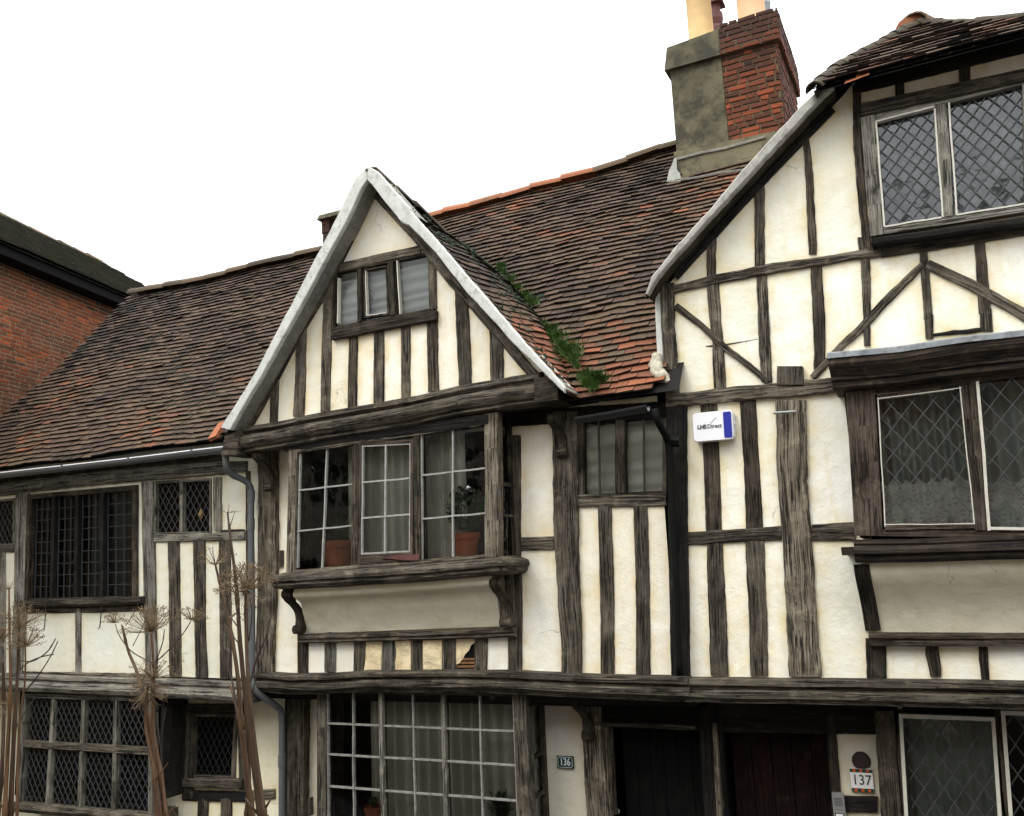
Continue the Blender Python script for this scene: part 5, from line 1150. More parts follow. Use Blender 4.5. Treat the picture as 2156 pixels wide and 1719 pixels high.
# ---- upper window
uw.frame(M['oak_l'], .11, .05, .07, .06, -.03, .09, label='attic lattice window with a white edged casement')
sx = lambda x: (x - 525) / 990
ms = .475
uw.bars([((ms, -.0), (ms + .005, 1), .055)], .05, M['oak_l'], -.035, .05, 'mullion')
uw.bars([((.0, 0), (.0, 1)), ((0, 1), (.42, 1)), ((.415, .02), (.43, 1)), ((.0, .0), (.415, 0)), ((.515, 0), (.53, 1)), ((.53, 1), (1, 1))], .013, M['putty_w'], -.036, .02, 'white_beading')
uw.bars([((.436, 0), (.448, 1), .035)], .035, M['oak_l'], -.03, .03, 'casement_stile')
uw.lattice(.098, .125, .0075, M['came'], .015, .0, .42, .0, 1, ph=.2, glass=M['leaded_sky']); uw.lattice(.098, .125, .0075, M['came'], .015, .515, 1, 0, 1, ph=.6, glass=M['leaded_sky'])
uw.lattice(.09, .105, .009, M['came_l'], .075, .01, .42, .02, .99, ph=.75, name='reflected_lattice'); uw.lattice(.09, .105, .009, M['came_l'], .075, .53, 1, 0, .99, ph=.3, name='reflected_lattice')  # second, paler lattice built as the reflection in the inner glazing
a, b = uw.W(-.03, 1.04), uw.W(1.03, -.1); curtain('pale grey net hanging behind the lattice of the attic window at the top right', a.x, b.x, a.y - .05, b.y, .14, 7, .015, plain('grey_net', (.85, .88, .90), .9, 0, .1, 2, 0))
timber(HR, 'lintel', V('A7', (420, 742, 88), (960, 625, 92), (1525, 505, 90), (2000, 405, 90)), M['oak_d'], Y=-.10, depth=.14)
timber(HR, 'window_sill', V('A7', (492, 1635, 44), (1050, 1560, 46), (1525, 1490, 50), (2000, 1420, 50)), M['oak_b'], Y=-.13, depth=.16)
mb = MB(); q = uw.W(-.11 / uw.w, .5); mb.box(q.x, q.x + .04, -.079, .03, uw.W(0, 1).y - .05, uw.W(0, 0).y + .02); mb.build('side_board', M['oak_d'], uw.o)
T('wall_plate_or_shade', [(380, 575, 100), (700, 500, 112), (1100, 400, 120), (1525, 290, 130), (2100, 140, 130)], 'oak_b', view='A7', Y=-.03, depth=.06)  # black band paints in the rafter shadow along the wall top
for a in ([(684, 560, 62), (686, 700, 66)], [(1122, 450, 76), (1126, 560, 80)]): T('eaves_stud', a, 'oak_d', view='A7', Y=-.02)
# ---- projecting lower window
lw.frame(M['oak_brown'], .20, .05, .05, .05, -.02, .08, label='large projecting lattice window with lace curtain, at the right edge')
def s6(px, py):
    p = Vector(XZ(*V('B6', (px, py))[0], -.30)); s_, t_ = .3, .5
    for _ in range(25):
        w0 = lw.W(s_, t_); e_ = p - w0; dx = (lw.W(s_ + .01, t_) - w0) / .01; dz = (lw.W(s_, t_ + .01) - w0) / .01
        det = dx.x * dz.y - dx.y * dz.x; s_ += (e_.x * dz.y - e_.y * dz.x) / det; t_ += (dx.x * e_.y - dx.y * e_.x) / det
    return (s_, t_)
a0, a1 = s6(1165, 440), s6(1262, 1640); e0, e1 = s6(1085, 500), s6(1192, 1570)
lw.bars([((a0[0], 0), (a1[0], 1), .05)], .05, M['oak_d'], -.03, .05, 'mullion')
lw.bars([((e0[0] + .012, 0), (e1[0] + .012, 1), .042), ((0.01, .015), (e0[0], .02), .03), ((0.01, .985), (e1[0], .965), .04)], .04, M['oak_brown'], -.032, .03, 'casement')
g0, g1 = s6(1205, 430), s6(1298, 1625)
lw.bars([((.012, .03), (.012, .98)), ((.012, .965), (e1[0] - .004, .955)), ((e0[0] - .006, .02), (e1[0] - .004, .96)), ((g0[0], 0), (g1[0], 1), .02), ((g1[0], .985), (1, .99), .02), ((.012, .035), (e0[0], .03))], .007, M['putty_w'], -.034, .02, 'white_beading')
lw.lattice(.142, .19, .0075, M['came'], .012, .006, e0[0] + .015, .0, .98, ph=.15, glass=M['leaded']); lw.lattice(.142, .19, .0075, M['came'], .012, g0[0], 1, 0, 1, ph=.5, glass=M['leaded'])
mb = MB(); q = lw.W(-.20 / lw.w, .5); mb.box(q.x, q.x + .05, -.22, -.001, lw.W(0, 1).y - .05, lw.W(0, 0).y + .05); mb.build('side_board', M['oak_brown'], lw.o)
# cornice with a lead top
cp = V('B6', (60, 255), (600, 205), (1100, 130), (1563, 78), (2300, -20), (3200, -130))
prof = [(0, 0), (-.01, -.012), (-.01, -.045), (0, -.05), (.0, -.09), (.02, -.12), (.055, -.15), (.075, -.175), (.075, -.20), (.095, -.21), (.10, -.25), (.15, -.265), (.5, -.265), (.5, .0)]
mb = MB(); pw = pathpx(cp, -.50, .15); sweep(mb, [p - Vector((0, 0, .047)) for p in pw], [(a, b + .047) for a, b in prof[3:-1]] + [(.5, 0)], jit=.003)
o = mb.build('cornice', M['oak_brown'], HR)
mb = MB(); pe = [p - Vector((0, 0, 0)) for p in pw]; sweep(mb, pe, [(.5, .02), (0, 0), (-.012, -.01), (-.012, -.046), (-.002, -.046), (.0, -.03), (.5, -.01)], jit=.003); mb.build('lead_top', M['lead'], o)
# side end of the cornice runs back to the wall
# sill, cove, bracket
pw = pathpx(V('B7', (320, 262), (800, 255), (1300, 238), (1910, 215), (3000, 180)), -.33, .15); mb = MB()
sweep(mb, pw, [(.0, .0), (-.01, -.03), (.0, -.045), (-.05, -.055), (-.075, -.075), (-.075, -.10), (-.045, -.112), (-.055, -.135), (-.04, -.155), (.0, -.165), (.33, -.165), (.33, 0)], jit=.005)
mb.box(pw[0].x - .085, pw[0].x - .001, -.40, .0, pw[0].z - .11, pw[0].z - .05); mb.build('window_sill', M['oak_brown'], lw.o)
top = [P(*p, -.28) for p in V('B7', (425, 485), (1100, 440), (1910, 425), (3000, 400))]; bot = [P(*p, -.02) for p in V('B7', (545, 1122), (1100, 1125), (1910, 1128), (3000, 1135))]
mb = MB(); NX = 50; G = []; prc2 = [(0, 0), (-.03, .06), (-.02, .13), (.08, .22), (.26, .33), (.54, .48), (.72, .62), (.86, .76), (.95, .9), (1, 1)]
for i in range(NX + 1):
    t = i / NX * 3; k = min(2, int(t)); a, b = top[k].lerp(top[k + 1], t - k), bot[k].lerp(bot[k + 1], t - k)
    G.append(mb.add([Vector((a.x + (b.x - a.x) * v, a.y + (b.y - a.y) * u, a.z + (b.z - a.z) * v)) + Vector((0, noise.noise(Vector((i * .3, v * 4, 12))) * .01, 0)) for u, v in prc2]))
for i in range(NX):
    for k in range(len(prc2) - 1): mb.face([G[i] + k, G[i] + k + 1, G[i + 1] + k + 1, G[i + 1] + k])
mb.build('plaster_cove', M['plaster_g'], HR, smooth=True)
t_ = P(*V('B7', (395, 490))[0], -.28); b_ = P(*V('B7', (500, 1110))[0], -.06)
mb = MB(); R = []
for k, (u, v) in enumerate(prc2): c = t_.lerp(b_, v); yy = -.29 + .25 * u; R.append(mb.add([(c.x - .055, 0, c.z), (c.x - .055, yy, c.z), (c.x + .055, yy, c.z), (c.x + .055, 0, c.z)]))
for a, b in zip(R, R[1:]):
    for k in range(3): mb.face([a + k, a + k + 1, b + k + 1, b + k], [(a * .02, k * .1), (a * .02, k * .1 + .1), (b * .02, k * .1 + .1), (b * .02, k * .1)])
mb.face([R[0] + k for k in range(4)]); mb.build('bracket', M['oak_d'], HR)
mb = MB(); sweep(mb, pathpx(V('B7', (460, 1138), (1100, 1140), (1910, 1135), (3000, 1135)), -.07, .2), [(0, 0), (-.02, -.01), (-.02, -.03), (0, -.04), (-.01, -.06), (0, -.09), (.08, -.09), (.08, 0)]); mb.build('moulded_rail', M['oak_d'], HR)
# ---- jetty of the right house
mb = MB(); sweep(mb, pathpx([(1440, 1430), (1638, 1431), (1900, 1434), (2156, 1438), (2700, 1448)], -.05, .15), [(.02, .01), (-.04, 0), (-.045, -.045), (-.01, -.06), (-.01, -.075), (-.045, -.09), (-.045, -.14), (-.015, -.155), (-.015, -.18), (.3, -.18), (.3, .01)], jit=.005); mb.build('jetty_beam', M['oak'], HR)
x_c = P(1484, 1600, YR).x; x_d = P(2900, 1600, YR).x
gwr = Win(HR, 'B3', [(1092, 622), (1868, 650), (1955, 1900), (1165, 1900)], YR - .1)
gwr2 = Win(HR, 'B3', [(1990, 595), (3300, 640), (3400, 1900), (2090, 1900)], YR - .1)
dh = [(P(x, 1600, YR).x, z) for x, z in ((1516, .13), (1750, .13), (1750, 2.03), (1516, 2.03))]
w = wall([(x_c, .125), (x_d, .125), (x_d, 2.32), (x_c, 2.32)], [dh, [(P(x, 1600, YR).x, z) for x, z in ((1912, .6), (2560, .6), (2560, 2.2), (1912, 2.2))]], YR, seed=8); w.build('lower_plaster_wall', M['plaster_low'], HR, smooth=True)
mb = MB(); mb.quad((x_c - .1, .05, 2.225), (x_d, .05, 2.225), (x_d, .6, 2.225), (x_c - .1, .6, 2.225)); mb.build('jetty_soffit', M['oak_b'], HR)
timber(HR, 'door_post', [(1496, 1450, 44), (1500, 1600, 42), (1506, 1740, 40)], M['oak_b'], Y=YR - .03, depth=.1)
timber(HR, 'dark_board_above_door', [(1478, 1494, 96), (1890, 1502, 92)], M['oak_b'], Y=YR - .02, depth=.1)  # near-black board laid over the plaster above this door
T('door_jamb', [(1590, 600, 34), (1610, 900, 40), (1640, 1412, 50)], 'oak', view='B2', Y=YR - .08, depth=.12)
T('door_jamb', [(455, 600, 80), (475, 900, 84), (500, 1275, 92), (520, 1500, 96)], 'oak_d', view='B3', Y=YR - .03)
T('lower_post', [(925, 560, 170), (950, 900, 170), (995, 1500, 170)], 'oak_d', view='B3', Y=YR - .14, depth=.16, jit=.01)
T('lower_rail', [(565, 1382, 140), (870, 1388, 140)], 'oak_b', view='B3', Y=YR - .03)
T('lintel', [(420, 640, 150), (850, 660, 150)], 'oak_b', view='B3', Y=YR - .03)
for W_, lb in ((gwr, 'ground floor lattice window with white frame, left of the two'), (gwr2, 'ground floor lattice window with white frame, cut by the right edge')):
    W_.frame(M['putty_w'], .026, .026, .03, .03, -.02, .05, label=lb); W_.lattice(.135, .20, .008, M['came'], .012, 0, 1, 0, 1, ph=.4, glass=M['leaded'])
T('window_post', [(1065, 560, 40), (1110, 1100, 60), (1140, 1600, 60)], 'oak_b', view='B3', Y=YR - .11); T('window_post', [(1925, 560, 60), (1985, 1100, 62), (2040, 1600, 62)], 'oak_d', view='B3', Y=YR - .11)
mb = MB(); xs = [P(x, 1600, YR).x for x in (1530, 1746)]; nb = 5
for k in range(nb):
    a, b = xs[0] + (xs[1] - xs[0]) * k / nb, xs[0] + (xs[1] - xs[0]) * (k + 1) / nb; mb.box(a + .004, b - .004, YR + .20 + .004 * (k % 2), YR + .25, .14, 2.06)
do = mb.build('door', M['door_r'], HR); do['label'] = 'dark red boarded front door in deep shade'
# ---- roof of the right house
pe = V('A7', (330, 560), (380, 520), (760, 420), (1100, 330), (1525, 215)); EY = -.33
TR = R_(42); NR = Vector((0, -math.sin(TR), math.cos(TR))); VR = Vector((0, math.cos(TR), math.sin(TR))); PR_ = P(1918, 131, EY); PR_ = Vector((0, PR_.y, PR_.z))
def uvr(x, y): q = onplane(x, y, PR_, NR); return (q.x, (q - PR_).dot(VR))
topl = [(1712, 186), (1745, 158), (1770, 138), (1800, 122), (1850, 96), (1900, 68), (1945, 50), (2000, 55), (2080, 46), (2156, 36), (2300, 12)]
tl = [uvr(*p) for p in topl]
polyr = [(tl[0][0] - .02, 0)] + tl + [(tl[-1][0] + .5, tl[-1][1]), (tl[-1][0] + .5, 0)]
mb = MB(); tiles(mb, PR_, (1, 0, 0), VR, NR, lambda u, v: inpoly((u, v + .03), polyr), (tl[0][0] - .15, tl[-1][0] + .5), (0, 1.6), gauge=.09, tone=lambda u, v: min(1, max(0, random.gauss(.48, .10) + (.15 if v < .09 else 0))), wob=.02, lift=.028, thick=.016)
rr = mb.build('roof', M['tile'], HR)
un = MB(); q = [PR_ + Vector((u, 0, 0)) + VR * v - NR * .01 for u, v in polyr]; n = un.add(q); un.face([n + i for i in range(len(q))]); un.build('roof_boarding', M['oak_b'], rr)
mb = MB(); pt_ = [PR_ + Vector((u, 0, 0)) + VR * v for u, v in tl]
hip = pt_[:7]
L_ = 0; ridge(mb, hip, .066, .13, tone=lambda p: random.gauss(.13, .06) + .25 * (random.random() < .12), lift=.012); mb.build('bonnet_tiles', M['ridge'], rr)
mb = MB(); ridge(mb, [pt_[6], pt_[8], pt_[10]], .07, .2, tone=lambda p: random.gauss(.12, .05), lift=-.01); mb.build('ridge_tiles', M['ridge'], rr)
e_ = pt_[6]; mb = MB(); ridge(mb, [e_ + Vector((-.1, -.03, .0)), e_ + Vector((.1, .3, .03))], .13, .3, tone=lambda p: .5, lift=0)
n = mb.add([e_ + Vector((-.1, -.02, -.02))] + [e_ + Vector((-.1 + .13 * math.cos(math.pi * k / 8), -.02, .12 * math.sin(math.pi * k / 8) - .02)) for k in range(9)]); [mb.face([n, n + 1 + k, n + 2 + k], None, .8) for k in range(8)]
mb.build('ridge_end', M['ridge'], rr)
mb = MB()    # left slope falling to the verge, and the rear
for k in range(6):
    a, b = P(*bo[k * 2 if k * 2 < len(bo) else -1], YBR + .03), P(*bo[min(k * 2 + 2, len(bo) - 1)], YBR + .03)
for a, b in zip(bo, bo[1:]):
    a, b = P(*a, YBR + .02), P(*b, YBR + .02); a, b = a - Vector((0, 0, .015)), b - Vector((0, 0, .015)); mb.quad(a, b, b + Vector((0, 4.6, 0)), a + Vector((0, 4.6, 0)))
a = P(*bo[-1], YBR + .02) - Vector((0, 0, .02))
for p, q in zip(pt_, pt_[1:]): mb.quad(p - Vector((0, 0, .03)), q - Vector((0, 0, .03)), Vector((q.x + .3, 4.6, max(q.z - 1.0, 6.9))), Vector((p.x + .3, 4.6, max(p.z - 1.0, 6.9))))
mb.quad(a, a + Vector((0, 4.6, 0)), Vector((pt_[0].x + .3, 4.6, 6.9)), pt_[0] - Vector((0, 0, .03)))
mb.build('side_slope', M['tile_moss'], rr)
o_s = P(*V('A7', (335, 555))[0], EY); mb = MB(); mb.box8([o_s + Vector(v) for v in ((-.03, -.01, -.015), (.16, -.01, .01), (.16, .0, .03), (-.02, .0, .005), (-.03, .16, .12), (.16, .16, .14), (.16, .16, .16), (-.02, .16, .15))], .98); mb.build('eaves_tile', M['ridge'], rr)
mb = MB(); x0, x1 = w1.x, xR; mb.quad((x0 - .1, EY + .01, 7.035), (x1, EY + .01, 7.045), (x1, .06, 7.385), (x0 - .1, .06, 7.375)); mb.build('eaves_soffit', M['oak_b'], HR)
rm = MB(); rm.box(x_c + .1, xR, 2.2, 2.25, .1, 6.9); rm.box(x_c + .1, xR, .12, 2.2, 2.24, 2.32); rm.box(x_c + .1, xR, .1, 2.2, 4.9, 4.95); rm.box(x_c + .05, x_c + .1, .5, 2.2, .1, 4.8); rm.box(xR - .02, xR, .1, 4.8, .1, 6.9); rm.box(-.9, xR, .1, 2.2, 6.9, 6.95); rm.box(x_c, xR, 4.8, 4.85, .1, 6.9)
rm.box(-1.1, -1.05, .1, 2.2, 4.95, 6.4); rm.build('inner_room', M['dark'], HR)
mb = MB(); mb.box(xR - .001, xR + .05, .0, 4.8, .1, 6.9); mb.build('end_wall', M['plaster_r'], HR)

# ================================================================== BRICK BUILDING
dW = Vector((-.21, 1, 0)).normalized(); hW = Vector((1, .21, 0)).normalized(); w0 = Vector((-12.7, 1, 0)) - dW * 4
HB = thing('brick_building', 'tall red brick building with mossy roof and black eaves, behind the left house', 'building', (w0.x, w0.y, 0.01))
mb = MB(); b0 = w0; b1 = w0 + dW * 11; hh = 8.36
mb.box8([b0 + Vector((0, 0, .02)), b1 + Vector((0, 0, .02)), b1 + Vector((0, 0, hh)), b0 + Vector((0, 0, hh))] + [p - hW * 5 for p in (b0 + Vector((0, 0, .02)), b1 + Vector((0, 0, .02)), b1 + Vector((0, 0, hh)), b0 + Vector((0, 0, hh)))]); mb.build('wall_core', M['mortar_w'], HB)
def tw_(u, v):
    r = int(v / .075); dark = .0
    return min(1, max(0, .52 + .28 * noise.noise(Vector((u * .9, v * 1.3, 2))) + random.gauss(0, .13) - (.3 if v > 2.82 and random.random() < .7 else 0)))
mb = MB(); bricks(mb, b0 + Vector((0, 0, 5.3)), dW, (0, 0, 1), hW, 11, hh - 5.3, tone=tw_, rough=.0015, proud=.006); mb.build('brick_wall', M['brick_wall'], HB)
mb = MB(); ze = hh - .03; oh = .30
q = [b0 + hW * oh + Vector((0, 0, ze)), b1 + hW * oh + Vector((0, 0, ze)), b1 + hW * oh + Vector((0, 0, ze + .20)), b0 + hW * oh + Vector((0, 0, ze + .20))]
mb.box8(q + [p - hW * (oh + .1) for p in q]); mb.build('eaves_board_or_shade', M['eaves_b'], HB)
TB = R_(32); VB = (-hW * math.cos(TB) + Vector((0, 0, math.sin(TB)))); NB = (hW * math.sin(TB) + Vector((0, 0, math.cos(TB)))); pB = b0 + hW * (oh + .05) + Vector((0, 0, ze + .15))
ra, rb = onplane(0, 458, pB, NB), onplane(320, 608, pB, NB); va, vb = (ra - pB).dot(VB), (rb - pB).dot(VB); vr_ = (va + vb) / 2
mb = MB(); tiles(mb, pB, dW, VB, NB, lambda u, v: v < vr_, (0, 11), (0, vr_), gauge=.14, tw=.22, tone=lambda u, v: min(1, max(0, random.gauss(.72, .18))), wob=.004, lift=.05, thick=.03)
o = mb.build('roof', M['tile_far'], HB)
mb = MB(); a, b = pB + VB * vr_, pB + VB * vr_ + dW * 11; ridge(mb, [a, b], .13, .45, tone=lambda p: random.gauss(.35, .1), lift=-.01); mb.build('ridge_tiles', M['ridge'], o)
mb = MB(); mb.quad(pB, pB + dW * 11, b, a); mb.quad(a, b, b - hW * 2.4 - Vector((0, 0, 1.5)), a - hW * 2.4 - Vector((0, 0, 1.5))); mb.build('roof_boarding', M['tile_far'], o)
print('brick ridge v', va, vb)

# ================================================================== THINGS ON AND IN THE HOUSES
def text(txt, size, pos, mat, parent, name='lettering', ext=.001, rotz=0, sx=1, shear=0, tilt=0, bold=0, sp=1):
    cu = bpy.data.curves.new(name, 'FONT'); cu.body = txt; cu.size = size; cu.extrude = ext; cu.align_x = 'CENTER'; cu.align_y = 'CENTER'; cu.shear = shear; cu.offset = bold; cu.space_character = sp
    tmp = bpy.data.objects.new('tmp', cu); S.collection.objects.link(tmp); dg = bpy.context.evaluated_depsgraph_get(); me = bpy.data.meshes.new_from_object(tmp.evaluated_get(dg)); bpy.data.objects.remove(tmp)
    mt = Matrix.Translation(Vector(pos) - Vector(parent['org'])) @ Matrix.Rotation(tilt, 4, 'Y') @ Matrix.Rotation(math.pi / 2, 4, 'X') @ Matrix.Diagonal((sx, 1, 1, 1))
    me.transform(mt); me.materials.clear(); me.materials.append(mat); o = bpy.data.objects.new(name, me); S.collection.objects.link(o); o.parent = parent; return o
def rbox(mb, c, w, h, y0, y1, r=.02, tilt=0, seg=5):
    pts = []
    for k, (sx, sz) in enumerate(((1, -1), (1, 1), (-1, 1), (-1, -1))):
        for i in range(seg + 1):
            a = -math.pi / 2 + math.pi / 2 * (k + i / seg); pts.append((sx * (w / 2 - r) + r * math.cos(a), sz * (h / 2 - r) + r * math.sin(a)))
    pts = [(x * math.cos(tilt) + z * math.sin(tilt), -x * math.sin(tilt) + z * math.cos(tilt)) for x, z in pts]; K = len(pts); s = [(1 - .03 * (r > .01)), 1, 1]
    rg = [mb.add([(c[0] + x * f, y, c[1] + z * f) for x, z in pts]) for f, y in ((.97, y0), (1, y0 + .008), (1, y1))]
    mb.face([rg[0] + k for k in range(K)])
    for a, b in zip(rg, rg[1:]):
        for k in range(K): mb.face([a + k, b + k, b + (k + 1) % K, a + (k + 1) % K])
# alarm box
q = [XZ(*p, -.10) for p in V('B5', (118, 122), (348, 112), (348, 238), (125, 262))]
c = ((q[0][0] + q[1][0]) / 2, (q[0][1] + q[3][1]) / 2 ); c = Vector(XZ(*V('B5', (233, 187))[0], -.10)); wA, hA = q[1][0] - q[0][0], .245; tlt = 0.02
AB = thing('alarm_box', 'white and blue burglar alarm box fixed across a stud below the tie beam', 'alarm box', (c.x, -.02, c.y - hA / 2))
mb = MB(); rbox(mb, c, wA, hA, -.10, -.02, .03, tlt); mb.build('case', M['white_plastic'], AB)
xb_ = c.x + wA * .33; mb = MB(); rbox(mb, (c.x + wA * .365, c.y - .002), wA * .20, hA * .90, -.105, -.0975, .012, tlt); mb.build('blue_panel', M['blue'], AB)
text('LHS', .046, (c.x - wA * .27, -.1025, c.y), M['black'], AB, bold=.0018, tilt=tlt); text('Direct', .046, (c.x + wA * .04, -.1025, c.y - .002), M['grey_ink'], AB, tilt=tlt, bold=.0008)
mb = MB(); tube(mb, smooth_path([(c.x - wA * .06, -.1015, c.y + .022), (c.x - .005, -.1015, c.y + .035), (c.x + wA * .1, -.1015, c.y + .07)], 5), .0018, 5); mb.build('swoosh', M['leaf'], AB)
mb = MB(); tube(mb, [(c.x + wA / 2, -.05, c.y + .01), (c.x + wA / 2 + .012, -.05, c.y + .01)], .008, 8); mb.build('tamper_screw', M['white_plastic'], AB)
# number 136
q = [XZ(*p, YR - .01) for p in V('B2', (215, 878), (360, 886), (368, 998), (222, 988))]; c = Vector(((q[0][0] + q[2][0]) / 2, (q[0][1] + q[2][1]) / 2)); w_, h_ = q[1][0] - q[0][0], q[0][1] - q[3][1]
SG = thing('house_number_sign', 'small dark green enamel sign reading 136 on the pale wall beside the black door', 'number sign', (c.x, YR - .006, c.y - h_ / 2))
mb = MB(); rbox(mb, c, w_, h_, YR - .022, YR - .008, .004, 0, 2); mb.build('plate', M['sign_green'], SG)
text('136', h_ * .82, (c.x, YR - .0235, c.y), M['sign_white'], SG, sx=.78, bold=.0015)
mb = MB(); a_, b_ = w_ / 2 - .012, h_ / 2 - .010; k_ = .012; lp = [(-a_ + k_, b_), (a_ - k_, b_), (a_, b_ - k_), (a_, -b_ + k_), (a_ - k_, -b_), (-a_ + k_, -b_), (-a_, -b_ + k_), (-a_, b_ - k_)]
for p, r in zip(lp, lp[1:] + lp[:1]): mb.bar((c.x + p[0], c.y + p[1]), (c.x + r[0], c.y + r[1]), .004, YR - .0235, YR - .021)
mb.build('border', M['sign_white'], SG)
# number 137 tile
c = Vector(XZ(*V('B3', (735, 1168))[0], YR - .01)); w_, h_ = XZ(*V('B3', (835, 1168))[0], YR - .01)[0] - XZ(*V('B3', (633, 1168))[0], YR - .01)[0], .205 * 0 + (XZ(*V('B3', (735, 1068))[0], YR)[1] - XZ(*V('B3', (735, 1275))[0], YR)[1])
TL_ = thing('house_number_tile', 'white glazed tile reading 137 with painted flowers, below the round plaque', 'number tile', (c.x, YR - .006, c.y - h_ / 2))
mb = MB(); rbox(mb, c, w_, h_, YR - .024, YR - .008, .004, 0, 2); mb.build('tile', M['tile_white'], TL_)
text('137', h_ * .60, (c.x, YR - .0255, c.y), M['black'], TL_, sx=.92, bold=.0005)
for zz in (c.y + h_ * .41, c.y - h_ * .41):
    mg = MB(); mg.box(c.x - w_ * .48, c.x + w_ * .48, YR - .0252, YR - .0236, zz - h_ * .075, zz + h_ * .075); mg.build('leaf_border', M['flower_green'], TL_)
    for k in (-1, 0, 1): mb = MB(); tube(mb, [(c.x + k * w_ * .29, YR - .027, zz), (c.x + k * w_ * .29, YR - .025, zz)], h_ * .07, 8); mb.build('painted_flower', M['flower_red'], TL_)
# plaque and entry phone
c = P(*V('B3', (728, 1000))[0], YR - .01); mb = MB(); tube(mb, [c + Vector((0, -.012, 0)), c + Vector((0, .0, 0)), c + Vector((0, .006, 0))], [.062, .070, .070], 28); o = mb.build('round_plaque', M['plaque'], None); tag(o, 'round dark brown plaque on the wall just above the tile reading 137', 'plaque')
a, b = P(*V('B3', (462, 1275))[0], YR - .05), P(*V('B3', (585, 1600))[0], YR - .05); cx = (P(*V('B3', (515, 1275))[0], YR - .05).x + .0); EPt = thing('entry_phone', 'brushed steel entry phone panel on the timber post beside the dark red door', 'entry phone', (cx, YR - .04, b.z))
ww = P(*V('B3', (568, 1275))[0], YR - .05).x - a.x; cx = a.x + ww / 2 + .005; mb = MB(); rbox(mb, (cx, (a.z + b.z) / 2), ww, a.z - b.z, YR - .06, YR - .03, .004, 0, 2); mb.build('panel', M['steel'], EPt)
mb = MB(); [mb.box(cx - ww * .33, cx + ww * .36, YR - .0615, YR - .0595, a.z - .042 - k * .011, a.z - .038 - k * .011) for k in range(6)]; mb.box(cx - ww * .33, cx + ww * .3, YR - .0615, YR - .0595, a.z - .125, a.z - .122); mb.build('speaker_slots', M['black'], EPt)
mb = MB(); mb.box(cx - ww * .38, cx + ww * .36, YR - .0618, YR - .0595, a.z - .182, a.z - .15); bo_ = mb.build('name_holder', M['black'], EPt); mb = MB(); mb.box(cx - ww * .3, cx + ww * .28, YR - .0635, YR - .0617, a.z - .176, a.z - .156); mb.build('name_card', M['tile_white'], bo_)
# curtains
def cur(lab, W_, a0, a1, b0, b1, dy, waves, amp, mat): a, b = W_.W(a0, b1), W_.W(a1, b0); return curtain(lab, a.x, b.x, a.y - .03, b.y + .05, W_.Y + dy, waves, amp, mat)
cur('grey curtain behind the brown middle casement of the projecting window', ow, .22, .62, -.05, 1.03, .24, 8, .04, M['curtain'])
cur('grey curtain behind the right casement of the projecting window, by the leafy plant', ow, .64, .83, -.05, 1.03, .25, 4, .04, M['curtain'])
cur('grey curtain with deep folds behind the wide small-paned window on the ground floor', bw, .15, 1.02, .0, 1, .30, 15, .055, M['curtain'])
cur('dim curtain behind the left half of the large right-hand lattice window', lw, .02, e0[0], -.02, 1, .26, 6, .05, M['curtain_d'])
cur('dim curtain behind the lattice window at the right edge, beside the mullion', lw, g0[0] + .03, .9, -.02, 1, .34, 6, .03, M['curtain_d'])
cur('dim grey-green curtain behind the ground floor lattice window of the right house', gwr, .0, 1, .05, 1.03, .22, 6, .02, M['curtain_d'])
cur('dim green curtain behind the big black leaded window', hl_win, .5, 1.0, 0, 1, .12, 5, .02, plain('dark_green_curtain', (.06, .08, .07), .9, 0, .1, 3, 0))
# lace half curtain
def lacemat():
    m, t, b, o = newmat('lace'); uv = t.nodes.new('ShaderNodeUVMap').outputs[0]
    wv = t.nodes.new('ShaderNodeTexVoronoi'); wv.feature = 'DISTANCE_TO_EDGE'; wv.inputs['Scale'].default_value = 16; t.links.new(mapping(t, uv, (1, .6, 1)), wv.inputs['Vector'])
    rg = t.nodes.new('ShaderNodeTexWave'); rg.wave_type = 'RINGS'; rg.inputs['Scale'].default_value = 6; rg.inputs['Distortion'].default_value = 5; t.links.new(uv, rg.inputs['Vector'])
    f = mathn(t, 'ADD', ramp(t, wv.outputs[0], [(.05, (1,) * 3), (.16, (.55,) * 3)]), mathn(t, 'MULTIPLY', rg.outputs[1], .55))
    b.inputs['Base Color'].default_value = (.85, .87, .85, 1); b.inputs['Roughness'].default_value = .9
    t.links.new(mathn(t, 'MINIMUM', f, 1.0), b.inputs['Alpha']); return m
M['lace'] = lacemat()
for (a0, a1, lb) in ((.012, e0[0] + .01, 'white lace half curtain in the left light of the large right-hand lattice window'), (g0[0] + .02, 1, 'white lace half curtain at the right edge of the picture')):
    mb = MB(); n1, n2 = 60, 10; a, b = lw.W(a0, 1), lw.W(a1, .62)
    for i in range(n1 + 1):
        for j in range(n2 + 1):
            x = a.x + (b.x - a.x) * i / n1; top_ = b.y - .04 * abs(math.sin(i * .35)) ; z = a.y + (top_ - a.y) * j / n2; mb.add([(x, lw.Y + .08 + .012 * math.sin(i * .7), z)])
    for i in range(n1):
        for j in range(n2):
            k = i * (n2 + 1) + j; mb.face([k, k + n2 + 1, k + n2 + 2, k + 1], [((i) * .018, j * .05), ((i + 1) * .018, j * .05), ((i + 1) * .018, (j + 1) * .05), (i * .018, (j + 1) * .05)])
    o = mb.build('lace_curtain', M['lace'], None, smooth=True); tag(o, lb, 'lace curtain')
